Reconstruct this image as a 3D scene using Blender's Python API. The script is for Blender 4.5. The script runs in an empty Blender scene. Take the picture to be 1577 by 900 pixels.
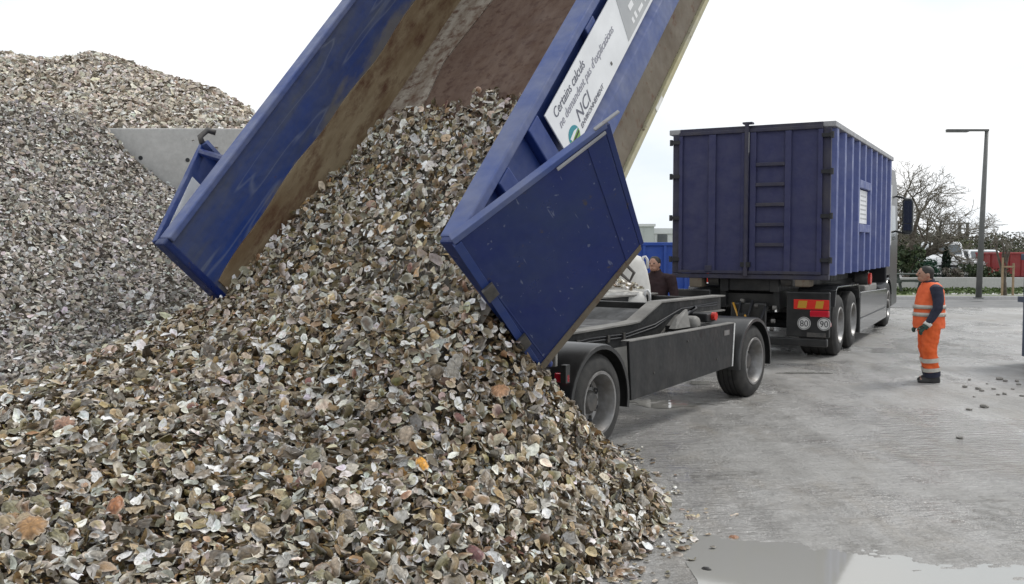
import bpy, math, random
import numpy as np
from mathutils import Matrix, Vector, Euler
rng = np.random.default_rng(7)
random.seed(7)
S = bpy.context.scene
COL = S.collection
R = math.radians
PI = math.pi

# ------------------------------------------------------------------ camera
FPX, CX, CY, CAMH = 1450.0, 788.5, 450.0, 1.95
PITCH = math.atan(75 / FPX)
cd = bpy.data.cameras.new('camera'); cam = bpy.data.objects.new('camera', cd); COL.objects.link(cam)
cd.sensor_width = 36; cd.lens = 36 * FPX / 1577; cd.clip_start = .1; cd.clip_end = 3000
cam.location = (0, 0, CAMH); cam.rotation_euler = (PI / 2 - PITCH, 0, 0)
S.camera = cam

# ------------------------------------------------------------------ world, sun, exposure
SUN_EL, SUN_AZ = R(48), R(62)          # azimuth clockwise from +Y
w = bpy.data.worlds.new('World'); S.world = w; w.use_nodes = True
nt = w.node_tree; nt.nodes.clear(); N = nt.nodes.new; L = nt.links.new
out = N('ShaderNodeOutputWorld'); bg = N('ShaderNodeBackground'); bg.inputs['Strength'].default_value = .1
sky = N('ShaderNodeTexSky'); sky.sky_type = 'NISHITA'; sky.sun_disc = False
sky.sun_elevation = SUN_EL; sky.sun_rotation = SUN_AZ; sky.dust_density = 4; sky.air_density = 1
tc = N('ShaderNodeTexCoord'); mp = N('ShaderNodeMapping'); mp.inputs['Scale'].default_value = (1, 1, 2.6)
nz = N('ShaderNodeTexNoise'); nz.inputs['Scale'].default_value = 2.2; nz.inputs['Detail'].default_value = 6
cr = N('ShaderNodeValToRGB'); cr.color_ramp.elements[0].position = .33; cr.color_ramp.elements[1].position = .6
cr.color_ramp.elements[0].color = (.70, .78, .86, 1); cr.color_ramp.elements[1].color = (1, 1, 1, 1)
sc = N('ShaderNodeVectorMath'); sc.operation = 'SCALE'; sc.inputs['Scale'].default_value = 10.3
mx = N('ShaderNodeMix'); mx.data_type = 'RGBA'; mx.inputs['Factor'].default_value = .93
L(tc.outputs['Generated'], mp.inputs['Vector']); L(mp.outputs[0], nz.inputs['Vector']); L(nz.outputs['Fac'], cr.inputs['Fac'])
L(cr.outputs['Color'], sc.inputs[0]); L(sky.outputs[0], mx.inputs['A']); L(sc.outputs[0], mx.inputs['B'])
L(mx.outputs['Result'], bg.inputs['Color']); L(bg.outputs[0], out.inputs['Surface'])
sd = bpy.data.lights.new('sun', 'SUN'); sun = bpy.data.objects.new('sun', sd); COL.objects.link(sun)
sd.energy = 1.45; sd.angle = R(14); sd.color = (1, .97, .92)
sv = Vector((math.sin(SUN_AZ) * math.cos(SUN_EL), math.cos(SUN_AZ) * math.cos(SUN_EL), math.sin(SUN_EL)))
sun.rotation_euler = sv.to_track_quat('Z', 'Y').to_euler(); sun.location = sv * 60
S.view_settings.view_transform = 'Standard'; S.view_settings.look = 'None'
S.view_settings.exposure = .25; S.view_settings.gamma = 1

# ------------------------------------------------------------------ pixel -> ray helpers
_c, _s = math.cos(PITCH), math.sin(PITCH)
def ray(u, v):
    a = (u - CX) / FPX; b = -(v - CY) / FPX
    return np.array([a, _c + b * _s, -_s + b * _c])
def at(u, v, y=None, z=None):
    r = ray(u, v); k = y / r[1] if y is not None else (z - CAMH) / r[2]
    return np.array([0, 0, CAMH]) + k * r
def proj(p):
    p = np.asarray(p, float); x, y, z = p[..., 0], p[..., 1], p[..., 2] - CAMH
    d = y * _c - z * _s; q = y * _s + z * _c
    return CX + FPX * x / d, CY - FPX * q / d, d

# ------------------------------------------------------------------ materials
def newmat(name):
    m = bpy.data.materials.new(name); m.use_nodes = True
    t = m.node_tree; b = t.nodes['Principled BSDF']
    return m, t, b
def _noise(t, scale, detail=5, rough=.6, vec=None, stretch=None):
    n = t.nodes.new('ShaderNodeTexNoise'); n.inputs['Scale'].default_value = scale
    n.inputs['Detail'].default_value = detail; n.inputs['Roughness'].default_value = rough
    c = t.nodes.new('ShaderNodeTexCoord'); src = c.outputs['Object']
    if stretch:
        mpp = t.nodes.new('ShaderNodeMapping'); mpp.inputs['Scale'].default_value = stretch
        t.links.new(src, mpp.inputs['Vector']); src = mpp.outputs[0]
    t.links.new(src, n.inputs['Vector'])
    return n
def _ramp(t, fac, p0, p1, c0=(0, 0, 0, 1), c1=(1, 1, 1, 1)):
    r = t.nodes.new('ShaderNodeValToRGB'); e = r.color_ramp.elements
    e[0].position = p0; e[1].position = p1; e[0].color = c0; e[1].color = c1
    t.links.new(fac, r.inputs['Fac']); return r
def _mix(t, fac, a, b):
    m = t.nodes.new('ShaderNodeMix'); m.data_type = 'RGBA'
    if isinstance(fac, (int, float)): m.inputs['Factor'].default_value = fac
    else: t.links.new(fac, m.inputs['Factor'])
    for k, v in (('A', a), ('B', b)):
        if isinstance(v, tuple): m.inputs[k].default_value = (*v[:3], 1)
        else: t.links.new(v, m.inputs[k])
    return m.outputs['Result']
def _bump(t, b, h, strength=.3, dist=.01):
    bp = t.nodes.new('ShaderNodeBump'); bp.inputs['Strength'].default_value = strength; bp.inputs['Distance'].default_value = dist
    t.links.new(h, bp.inputs['Height']); t.links.new(bp.outputs[0], b.inputs['Normal'])
def mat(name, c, c2=None, scale=6, rough=.6, metal=0, bump=0, bscale=40, spec=.5, p=(.35, .65), emit=None):
    m, t, b = newmat(name)
    if c2:
        n = _noise(t, scale); r = _ramp(t, n.outputs['Fac'], *p)
        t.links.new(_mix(t, r.outputs['Color'], c, c2), b.inputs['Base Color'])
    else: b.inputs['Base Color'].default_value = (*c, 1)
    b.inputs['Roughness'].default_value = rough; b.inputs['Metallic'].default_value = metal
    b.inputs['Specular IOR Level'].default_value = spec
    if bump: _bump(t, b, _noise(t, bscale).outputs['Fac'], bump, .004)
    return m
def paint(name, c, dust, rust=(.10, .045, .02), dustp=(.42, .75), rustp=(.66, .72), rough=.45, scale=2.2, streak=(1, 1, 1), scratch=.0, chips=0, rstretch=(1, 1, 1)):
    m, t, b = newmat(name)
    d = _ramp(t, _noise(t, scale, 7, .65, stretch=streak).outputs['Fac'], *dustp)
    col = _mix(t, d.outputs['Color'], c, dust)
    rr = _ramp(t, _noise(t, 9, 8, .7, stretch=rstretch).outputs['Fac'], *rustp)
    col = _mix(t, rr.outputs['Color'], col, rust)
    if chips:
        for st_ in ((1, 3, .5), (2.5, .6, 1.4)):
            s = _ramp(t, _noise(t, 16, 2, .5, stretch=st_).outputs['Fac'], .71, .74); f = t.nodes.new('ShaderNodeMath'); f.operation = 'MULTIPLY'; f.inputs[1].default_value = chips
            t.links.new(s.outputs['Color'], f.inputs[0]); col = _mix(t, f.outputs[0], col, (.25, .28, .36))
    if scratch:
        s = _ramp(t, _noise(t, 3.0, 3, .5, stretch=(9, .7, 6)).outputs['Fac'], .63, .67)
        f = t.nodes.new('ShaderNodeMath'); f.operation = 'MULTIPLY'; f.inputs[1].default_value = scratch
        t.links.new(s.outputs['Color'], f.inputs[0])
        col = _mix(t, f.outputs[0], col, (.33, .34, .36))
    t.links.new(col, b.inputs['Base Color'])
    rm = _ramp(t, _noise(t, 5, 4).outputs['Fac'], .3, .7, (rough - .12,) * 3 + (1,), (min(1, rough + .25),) * 3 + (1,))
    t.links.new(rm.outputs['Color'], b.inputs['Roughness'])
    _bump(t, b, _noise(t, 2.3, 3).outputs['Fac'], .5, .05)
    return m
M = {}
def scuff(m):
    """long curved scrape lines and grey abrasion towards the lower half of the plate"""
    t = m.node_tree; b = t.nodes['Principled BSDF']; src = b.inputs['Base Color'].links[0].from_socket
    c = t.nodes.new('ShaderNodeTexCoord'); sp = t.nodes.new('ShaderNodeSeparateXYZ'); t.links.new(c.outputs['Object'], sp.inputs[0])
    n = _noise(t, 1.6, 5, .6, stretch=(1, .4, 1.2)); ad = t.nodes.new('ShaderNodeMath'); ad.operation = 'MULTIPLY_ADD'; ad.inputs[1].default_value = .9
    t.links.new(n.outputs['Fac'], ad.inputs[0]); t.links.new(sp.outputs['Z'], ad.inputs[2])
    r = _ramp(t, ad.outputs[0], .92, 1.22, (.85,) * 3 + (1,), (0, 0, 0, 1))
    col = _mix(t, r.outputs['Color'], src, (.155, .145, .13))
    w = t.nodes.new('ShaderNodeTexNoise'); w.inputs['Scale'].default_value = 2.0; w.inputs['Detail'].default_value = 2
    mp_ = t.nodes.new('ShaderNodeMapping'); mp_.inputs['Scale'].default_value = (.5, .16, 2.0); mp_.inputs['Rotation'].default_value = (.10, 0, 0); t.links.new(c.outputs['Object'], mp_.inputs['Vector']); t.links.new(mp_.outputs[0], w.inputs['Vector'])
    q = t.nodes.new('ShaderNodeValToRGB'); e = q.color_ramp.elements; e[0].position = .485; e[0].color = (0, 0, 0, 1); e[1].position = .5; e[1].color = (.3, .3, .3, 1); e2 = q.color_ramp.elements.new(.515); e2.color = (0, 0, 0, 1)
    t.links.new(w.outputs['Fac'], q.inputs['Fac'])
    col = _mix(t, q.outputs['Color'], col, (.26, .29, .34)); t.links.new(col, b.inputs['Base Color'])
M['blue'] = paint('blue_paint', (.014, .040, .185), (.045, .066, .16), streak=(1, .5, 1))
M['blue_pale'] = paint('blue_paint_lit', (.045, .080, .25), (.12, .14, .235), dustp=(.35, .7), rustp=(.68, .75))  # paler blue: brightness of up-facing beam and rails put into the paint
M['blue_door_shade'] = paint('blue_paint_door_shade', (.0050, .0185, .125), (.016, .034, .10), rust=(.05, .042, .05), rustp=(.63, .70), rough=.36, dustp=(.38, .80), chips=.35)  # shade on the downward-facing door put in as a darker blue
M['blue_in'] = paint('blue_paint_inside', (.014, .046, .215), (.08, .09, .115), dustp=(.40, .70), rustp=(.66, .74), rough=.5, streak=(1, .28, 1.4))
scuff(M['blue_in'])
M['navy'] = paint('navy_paint', (.026, .030, .098), (.044, .045, .098), rustp=(.74, .8), rough=.6, dustp=(.3, .8))
M['navy_dark'] = paint('navy_paint_frame', (.03, .03, .062), (.06, .055, .06), rustp=(.68, .76), rough=.6)
M['navy_side_shade'] = paint('navy_paint_side_shade', (.018, .028, .125), (.035, .048, .14), rustp=(.74, .8), rough=.5)  # wall between the ribs darkened: shade of the gaps is in the paint
M['navy_rib_lit'] = paint('navy_paint_rib_lit', (.075, .10, .27), (.13, .15, .30), rustp=(.74, .8), rough=.5)  # same navy lightened: light on the rib faces is in the paint
M['grey_rail'] = paint('grey_rail', (.33, .33, .34), (.22, .22, .23), rough=.5)
M['rust_wall'] = paint('rust_wall', (.165, .108, .055), (.30, .235, .145), rust=(.095, .04, .02), dustp=(.38, .62), rustp=(.48, .66), rough=.75, scale=2.2, streak=(1, .35, 1.6), rstretch=(1, .28, .8))
M['rust_floor'] = paint('rust_floor', (.088, .049, .032), (.14, .092, .066), rust=(.062, .028, .017), dustp=(.38, .66), rustp=(.5, .64), rough=.7, scale=3, streak=(1.5, .4, 1))
M['dust_floor'] = paint('dusty_floor', (.17, .13, .095), (.32, .285, .235), rust=(.10, .055, .035), dustp=(.38, .62), rustp=(.47, .62), rough=.85, scale=3, streak=(2, .5, 1))
M['skirt'] = paint('rusty_skirt', (.115, .09, .066), (.17, .145, .11), rust=(.10, .045, .025), dustp=(.3, .7), rustp=(.56, .68), rough=.8, scale=3)
M['yellow_rail'] = paint('yellow_rail', (.42, .38, .22), (.33, .32, .27), rust=(.12, .09, .06), rough=.6, rustp=(.6, .68))
M['black'] = paint('black_chassis', (.013, .014, .015), (.045, .043, .04), rust=(.07, .045, .03), rough=.5, dustp=(.4, .8), rustp=(.7, .78))
M['panel'] = paint('black_panel', (.011, .012, .013), (.028, .027, .026), rough=.42, dustp=(.45, .85), rustp=(.78, .85))
M['steel_top'] = paint('dusty_steel', (.16, .155, .145), (.27, .26, .24), rust=(.10, .07, .05), rough=.6)
M['truck_black'] = mat('truck_black', (.012, .013, .014), (.03, .03, .03), 4, .3, spec=.6)
M['skirt_gloss'] = mat('glossy_dark_panel', (.03, .033, .035), (.05, .05, .05), 3, .14, spec=.9)
M['rubber'] = mat('tyre_rubber', (.018, .018, .018), (.045, .043, .04), 7, .8, bump=.3, bscale=60)
M['rim'] = mat('rim_steel', (.32, .32, .32), (.20, .19, .18), 8, .42, metal=.6)
M['rim_dark'] = mat('hub_dark', (.07, .07, .07), (.13, .12, .11), 9, .5, metal=.4)
M['white'] = mat('white_plate', (.80, .81, .82), (.70, .71, .72), 3, .4)
M['white_frame'] = mat('white_rim', (.72, .72, .70), (.5, .5, .5), 5, .5)
M['disc_white'] = mat('disc_white', (.60, .60, .59), (.50, .50, .49), 12, .5)
M['sign_grey'] = mat('sign_grey', (.36, .37, .38), (.42, .43, .43), 4, .4)
M['ink'] = mat('ink_grey', (.12, .125, .16), rough=.5)
M['ink_light'] = mat('ink_light', (.28, .28, .33), rough=.5)
M['ink_white'] = mat('ink_white', (.78, .78, .78), rough=.5)
M['teal'] = mat('logo_teal', (.03, .25, .30), rough=.5)
M['logo_green'] = mat('logo_green', (.20, .36, .08), rough=.5)
M['ink_black'] = mat('ink_black', (.015, .016, .02), rough=.5)
M['red'] = mat('red_reflector', (.62, .03, .02), rough=.25, spec=.8)
M['red_lens'] = mat('red_lens', (.50, .012, .03), rough=.12, spec=1)
M['orange_plate'] = mat('amber_reflector', (.50, .26, .03), rough=.35)
M['orange_lens'] = mat('orange_lens', (.55, .09, .02), rough=.15, spec=1)
M['tape'] = mat('reflective_tape', (.75, .74, .70), (.55, .54, .5), 12, .3)
M['glass'] = mat('dark_glass', (.02, .024, .028), rough=.06, spec=1)
M['mirror_shell'] = mat('mirror_plastic', (.02, .022, .022), (.05, .055, .055), 20, .3)
M['cab_white'] = mat('cab_white', (.72, .73, .73), (.6, .6, .6), 3, .3)

def concrete(name, c, c2, wet=False):
    m, t, b = newmat(name)
    n1 = _ramp(t, _noise(t, .55, 6, .6).outputs['Fac'], .32, .68)
    n2 = _ramp(t, _noise(t, 14, 6, .7).outputs['Fac'], .3, .7)
    col = _mix(t, n1.outputs['Color'], c, c2)
    col = _mix(t, .25, col, _mix(t, n2.outputs['Color'], tuple(x * .6 for x in c), tuple(min(.9, x * 1.3) for x in c2)))
    t.links.new(col, b.inputs['Base Color'])
    b.inputs['Roughness'].default_value = .8
    _bump(t, b, _noise(t, 25, 6).outputs['Fac'], .3, .01)
    return m
M['concrete'] = concrete('concrete_wall', (.44, .43, .41), (.54, .535, .515))
M['kerb'] = concrete('kerb_concrete', (.42, .41, .40), (.52, .51, .50))

def ground_mat():
    m, t, b = newmat('wet_concrete_ground')
    big = _ramp(t, _noise(t, .23, 6, .62).outputs['Fac'], .36, .66)
    mid = _ramp(t, _noise(t, 1.7, 8, .68, stretch=(.8, 1.6, 1)).outputs['Fac'], .3, .72)
    track = _ramp(t, _noise(t, .9, 6, .6, stretch=(2.6, .28, 1)).outputs['Fac'], .47, .68)
    fine = _ramp(t, _noise(t, 30, 5, .7).outputs['Fac'], .35, .7)
    col = _mix(t, big.outputs['Color'], (.20, .192, .18), (.36, .352, .338))
    mm = t.nodes.new('ShaderNodeMath'); mm.operation = 'MULTIPLY'; mm.inputs[1].default_value = .6
    t.links.new(mid.outputs['Color'], mm.inputs[0])
    col = _mix(t, mm.outputs[0], col, (.44, .432, .418))
    mt = t.nodes.new('ShaderNodeMath'); mt.operation = 'MULTIPLY'; mt.inputs[1].default_value = .65
    t.links.new(track.outputs['Color'], mt.inputs[0])
    col = _mix(t, mt.outputs[0], col, (.17, .163, .152))
    mf = t.nodes.new('ShaderNodeMath'); mf.operation = 'MULTIPLY'; mf.inputs[1].default_value = .25
    t.links.new(fine.outputs['Color'], mf.inputs[0])
    col = _mix(t, mf.outputs[0], col, (.17, .162, .15))
    br = _ramp(t, _noise(t, .8, 7, .7, stretch=(1.6, .8, 1)).outputs['Fac'], .52, .70); mb_ = t.nodes.new('ShaderNodeMath'); mb_.operation = 'MULTIPLY'; mb_.inputs[1].default_value = .55
    t.links.new(br.outputs['Color'], mb_.inputs[0]); col = _mix(t, mb_.outputs[0], col, (.235, .205, .165))
    at_ = t.nodes.new('ShaderNodeAttribute'); at_.attribute_name = 'col'; col = _mix(t, at_.outputs['Fac'], col, (.13, .122, .108))
    t.links.new(col, b.inputs['Base Color'])
    rg = _ramp(t, _noise(t, .55, 7, .65, stretch=(1, .7, 1)).outputs['Fac'], .43, .60, (.09,) * 3 + (1,), (.60,) * 3 + (1,))
    t.links.new(rg.outputs['Color'], b.inputs['Roughness'])
    # slurry ripples: stretched across the view, fine grit over them
    h1 = _noise(t, 7, 4, .6, stretch=(.75, 2.4, 1)); h2 = _noise(t, 34, 4, .6)
    ad = t.nodes.new('ShaderNodeMath'); ad.operation = 'MULTIPLY_ADD'; ad.inputs[1].default_value = .25
    t.links.new(h2.outputs['Fac'], ad.inputs[0]); t.links.new(h1.outputs['Fac'], ad.inputs[2])
    _bump(t, b, ad.outputs[0], .8, .06)
    return m
M['ground'] = ground_mat()
m, t, b = newmat('murky_water'); M['water'] = m
b.inputs['Base Color'].default_value = (.32, .315, .292, 1); b.inputs['Roughness'].default_value = .045; b.inputs['IOR'].default_value = 1.5
b.inputs['Specular IOR Level'].default_value = 1.0
_bump(t, b, _noise(t, 3, 2).outputs['Fac'], .012, .02)
M['asphalt'] = mat('road_asphalt', (.13, .13, .13), (.19, .188, .185), 1.2, .75, bump=.3)
M['grass'] = mat('grass_ground', (.075, .11, .035), (.13, .15, .06), 2, .9)

def attr_mat(name, rough=.55, bump=.5, bscale=60, spec=.4, sub=0):
    m, t, b = newmat(name)
    a = t.nodes.new('ShaderNodeAttribute'); a.attribute_name = 'col'
    n = _ramp(t, _noise(t, bscale, 5, .7).outputs['Fac'], .25, .75, (.60,) * 3 + (1,), (1.22,) * 3 + (1,))
    mu = t.nodes.new('ShaderNodeMix'); mu.data_type = 'RGBA'; mu.blend_type = 'MULTIPLY'; mu.inputs['Factor'].default_value = 1
    t.links.new(a.outputs['Color'], mu.inputs['A']); t.links.new(n.outputs['Color'], mu.inputs['B'])
    t.links.new(mu.outputs['Result'], b.inputs['Base Color'])
    b.inputs['Roughness'].default_value = rough; b.inputs['Specular IOR Level'].default_value = spec
    if bump: _bump(t, b, _noise(t, bscale * 1.6, 4).outputs['Fac'], bump, .008)
    return m
M['shell'] = attr_mat('shell_surface', .42, .55, 55, .5)
M['leaf'] = attr_mat('foliage', .6, 0, 3, .3)
M['bark'] = mat('bark', (.075, .06, .045), (.14, .12, .095), 8, .9)

# ------------------------------------------------------------------ mesh helpers
def link(name, me, material, parent=None, smooth=False):
    o = bpy.data.objects.new(name, me); COL.objects.link(o)
    if material is not None and not me.materials: me.materials.append(M[material] if isinstance(material, str) else material)
    if parent: o.parent = parent
    if smooth: me.polygons.foreach_set('use_smooth', [True] * len(me.polygons))
    return o
def tag(o, label=None, cat=None, group=None, kind=None):
    if label: o['label'] = label
    if cat: o['category'] = cat
    if group: o['group'] = group
    if kind: o['kind'] = kind
    return o
def empty(name, loc=(0, 0, 0), rot=(0, 0, 0), parent=None):
    o = bpy.data.objects.new(name, None); COL.objects.link(o); o.location = loc; o.rotation_euler = rot; o.empty_display_size = .2
    if parent: o.parent = parent
    return o
class MB:
    def __init__(s): s.v = []; s.f = []
    def add(s, vs, fs):
        n = len(s.v); s.v += [tuple(map(float, q)) for q in vs]; s.f += [tuple(i + n for i in q) for q in fs]; return s
    def box(s, x0, x1, y0, y1, z0, z1):
        vs = [(x, y, z) for z in (z0, z1) for y in (y0, y1) for x in (x0, x1)]
        return s.add(vs, [(0, 2, 3, 1), (4, 5, 7, 6), (0, 1, 5, 4), (2, 6, 7, 3), (0, 4, 6, 2), (1, 3, 7, 5)])
    def prism(s, poly, a0, a1, axis='x'):
        n = len(poly)
        def mk(p, a): return {'x': (a, p[0], p[1]), 'y': (p[0], a, p[1]), 'z': (p[0], p[1], a)}[axis]
        vs = [mk(p, a0) for p in poly] + [mk(p, a1) for p in poly]
        fs = [tuple(range(n))[::-1], tuple(range(n, 2 * n))] + [(i, (i + 1) % n, n + (i + 1) % n, n + i) for i in range(n)]
        return s.add(vs, fs)
    def hexa(s, b4, t4):
        return s.add(list(b4) + list(t4), [(3, 2, 1, 0), (4, 5, 6, 7), (0, 1, 5, 4), (1, 2, 6, 5), (2, 3, 7, 6), (3, 0, 4, 7)])
    def slab(s, quad, th):
        q = [np.array(p, float) for p in quad]; nn = np.cross(q[1] - q[0], q[3] - q[0]); nn /= np.linalg.norm(nn)
        return s.hexa([p - nn * th for p in q], q)
    def tube(s, pts, r, seg=8, cap=True):
        pts = [np.array(p, float) for p in pts]; rs = r if hasattr(r, '__len__') else [r] * len(pts)
        vs = []; up = np.array([0, 0, 1.])
        for i, p in enumerate(pts):
            d = pts[min(i + 1, len(pts) - 1)] - pts[max(i - 1, 0)]; d /= np.linalg.norm(d) + 1e-9
            a = np.cross(d, up if abs(d[2]) < .95 else np.array([1., 0, 0])) if i == 0 else pa - d * (pa @ d)
            a /= np.linalg.norm(a) + 1e-9; pa = a; c = np.cross(d, a)
            for k in range(seg):
                g = 2 * PI * k / seg; vs.append(p + rs[i] * (math.cos(g) * a + math.sin(g) * c))
        fs = [(i * seg + k, i * seg + (k + 1) % seg, (i + 1) * seg + (k + 1) % seg, (i + 1) * seg + k) for i in range(len(pts) - 1) for k in range(seg)]
        if cap: fs += [tuple(range(seg))[::-1], tuple(range((len(pts) - 1) * seg, len(pts) * seg))]
        return s.add(vs, fs)
    def rings(s, rings):                       # rings: list of equal-length closed loops, capped
        m = len(rings[0]); vs = [p for r_ in rings for p in r_]
        fs = [(i * m + k, i * m + (k + 1) % m, (i + 1) * m + (k + 1) % m, (i + 1) * m + k) for i in range(len(rings) - 1) for k in range(m)]
        fs += [tuple(range(m))[::-1], tuple(range((len(rings) - 1) * m, len(rings) * m))]
        return s.add(vs, fs)
    def lathe(s, prof, c=(0, 0, 0), seg=40, closed=True):   # axis = local X; prof of (x, r)
        n = len(prof); vs = []
        for k in range(seg):
            g = 2 * PI * k / seg
            for x, r in prof: vs.append((c[0] + x, c[1] + r * math.cos(g), c[2] + r * math.sin(g)))
        fs = []
        for k in range(seg):
            k2 = (k + 1) % seg
            for i in range(n if closed else n - 1): fs.append((k * n + i, k * n + (i + 1) % n, k2 * n + (i + 1) % n, k2 * n + i))
        return s.add(vs, fs)
    def build(s, name, material, parent=None, smooth=False, bevel=0):
        me = bpy.data.meshes.new(name); me.from_pydata(s.v, [], s.f); me.validate(); me.update()
        import bmesh
        bm = bmesh.new(); bm.from_mesh(me); bmesh.ops.recalc_face_normals(bm, faces=bm.faces); bm.to_mesh(me); bm.free()
        o = link(name, me, material, parent, smooth)
        if bevel:
            bv = o.modifiers.new('bevel', 'BEVEL'); bv.width = bevel; bv.segments = 2; bv.limit_method = 'ANGLE'
        return o
def smooth_angle(o, a=40):
    me = o.data; me.polygons.foreach_set('use_smooth', [True] * len(me.polygons))
    try: me.set_sharp_from_angle(angle=R(a))
    except Exception: pass
def text_mesh(name, body, size, material, parent, origin, xdir, ydir, align='LEFT', shear=0, extrude=.001, squeeze=1):
    cu = bpy.data.curves.new('t', 'FONT'); cu.body = body; cu.size = size; cu.align_x = align; cu.shear = shear; cu.extrude = extrude; cu.resolution_u = 3
    o = bpy.data.objects.new('t', cu); COL.objects.link(o)
    me = bpy.data.meshes.new_from_object(o.evaluated_get(bpy.context.evaluated_depsgraph_get()))
    bpy.data.objects.remove(o); bpy.data.curves.remove(cu)
    x = Vector(xdir).normalized(); y = Vector(ydir).normalized(); z = x.cross(y)
    mt = Matrix.Identity(4)
    for i in range(3): mt[i][0] = x[i] * squeeze; mt[i][1] = y[i]; mt[i][2] = z[i]; mt[i][3] = origin[i]
    me.transform(mt); me.name = name; me.materials.clear()
    return link(name, me, material, parent)
def np_mesh(name, verts, loops, sizes, cols=None, smooth=True):
    me = bpy.data.meshes.new(name); nv = len(verts); nf = len(sizes)
    me.vertices.add(nv); me.vertices.foreach_set('co', np.ascontiguousarray(verts, np.float32).ravel())
    me.loops.add(len(loops)); me.loops.foreach_set('vertex_index', np.ascontiguousarray(loops, np.int32))
    me.polygons.add(nf); st = np.concatenate([[0], np.cumsum(sizes)[:-1]]).astype(np.int32)
    me.polygons.foreach_set('loop_start', st)
    me.polygons.foreach_set('use_smooth', np.full(nf, smooth))
    me.update(calc_edges=True)
    if cols is not None:
        a = me.color_attributes.new('col', 'FLOAT_COLOR', 'POINT')
        a.data.foreach_set('color', np.concatenate([cols, np.ones((nv, 1))], 1).astype(np.float32).ravel())
    return me
def axes(h, t):
    d = np.array([math.sin(h), math.cos(h), 0]); z = np.array([0, 0, 1.]); n = np.array([math.cos(h), -math.sin(h), 0])
    return math.cos(t) * d + math.sin(t) * z, n, -math.sin(t) * d + math.cos(t) * z

# ================================================================== SETTING
def sheet(name, pts, z, material, kind='structure'):
    mb = MB(); mb.add([(x, y, z) for x, y in pts], [tuple(range(len(pts)))])
    return tag(mb.build(name, material), kind=kind)
sheet('ground', [(-400, -60), (400, -60), (400, 900), (-400, 900)], 0, 'ground')
sheet('road', [(-60, 29.3), (120, 27.6), (120, 31.6), (-60, 33.5)], .004, 'asphalt')
def kerb(name, x0, x1, y0, sl, wd, ht):
    mb = MB(); L_ = []
    mb.prism([(x0, y0), (x1, y0 + sl * (x1 - x0)), (x1, y0 + wd + sl * (x1 - x0)), (x0, y0 + wd)], -.02, ht, 'z')
    return tag(mb.build(name, 'kerb', bevel=.02), kind='structure')
kerb('kerb', -60, 120, 33.5, -.0105, .22, .12)
sheet('grass_verge', [(-60, 33.74), (120, 31.85), (120, 60), (-60, 60)], .1, 'grass')
sheet('footpath', [(14.5, 34.0), (24, 33.4), (24.6, 34.6), (15, 35.2)], .106, 'kerb')
# puddle with a lobed edge, front side running out below the frame
pd = [(1030, 836), (1048, 826), (1090, 824), (1132, 827), (1180, 833), (1228, 839), (1262, 848), (1310, 853), (1335, 862), (1400, 866), (1452, 873), (1520, 880), (1600, 893), (1700, 905)]
pts = [tuple(at(u, v, z=0)[:2]) for u, v in pd] + [(3.9, 4.6), (3.2, 4.1), (2.2, 3.9), (1.5, 4.2), (1.22, 4.7), (1.08, 5.1), (1.06, 5.6)]
def jitter_outline(pts, sub=5, amp=.018):
    o = []
    for i, p in enumerate(pts):
        q = pts[(i + 1) % len(pts)]
        for k in range(sub):
            a = k / sub; o.append((p[0] + (q[0] - p[0]) * a + random.gauss(0, amp), p[1] + (q[1] - p[1]) * a + random.gauss(0, amp)))
    return o
PUD = jitter_outline(pts, 6, .006); pcx, pcy = 2.3, 4.9
sheet('puddle', [(x + (.22 if x > 1.35 else .0) * (x - pcx) / math.hypot(x - pcx, y - pcy), y + (.22 if x > 1.35 else .03) * (y - pcy) / math.hypot(x - pcx, y - pcy)) for x, y in PUD], .0035, 'water')
def wet_patch(u, v, rx, ry, sd_):
    c = at(u, v, z=0); rs = random.Random(sd_); o = []
    for k in range(40):
        g = 2 * PI * k / 40; r = 1 + .22 * math.sin(3 * g + sd_) + .14 * math.sin(7 * g + 2 * sd_) + rs.gauss(0, .05)
        o.append((c[0] + rx * r * math.cos(g), c[1] + ry * r * math.sin(g)))
    return sheet('puddle', o, .006, 'water')
wet_patch(1030, 622, .5, .28, 1); wet_patch(1100, 590, .42, .16, 2); wet_patch(1235, 575, .4, .10, 3)
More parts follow.
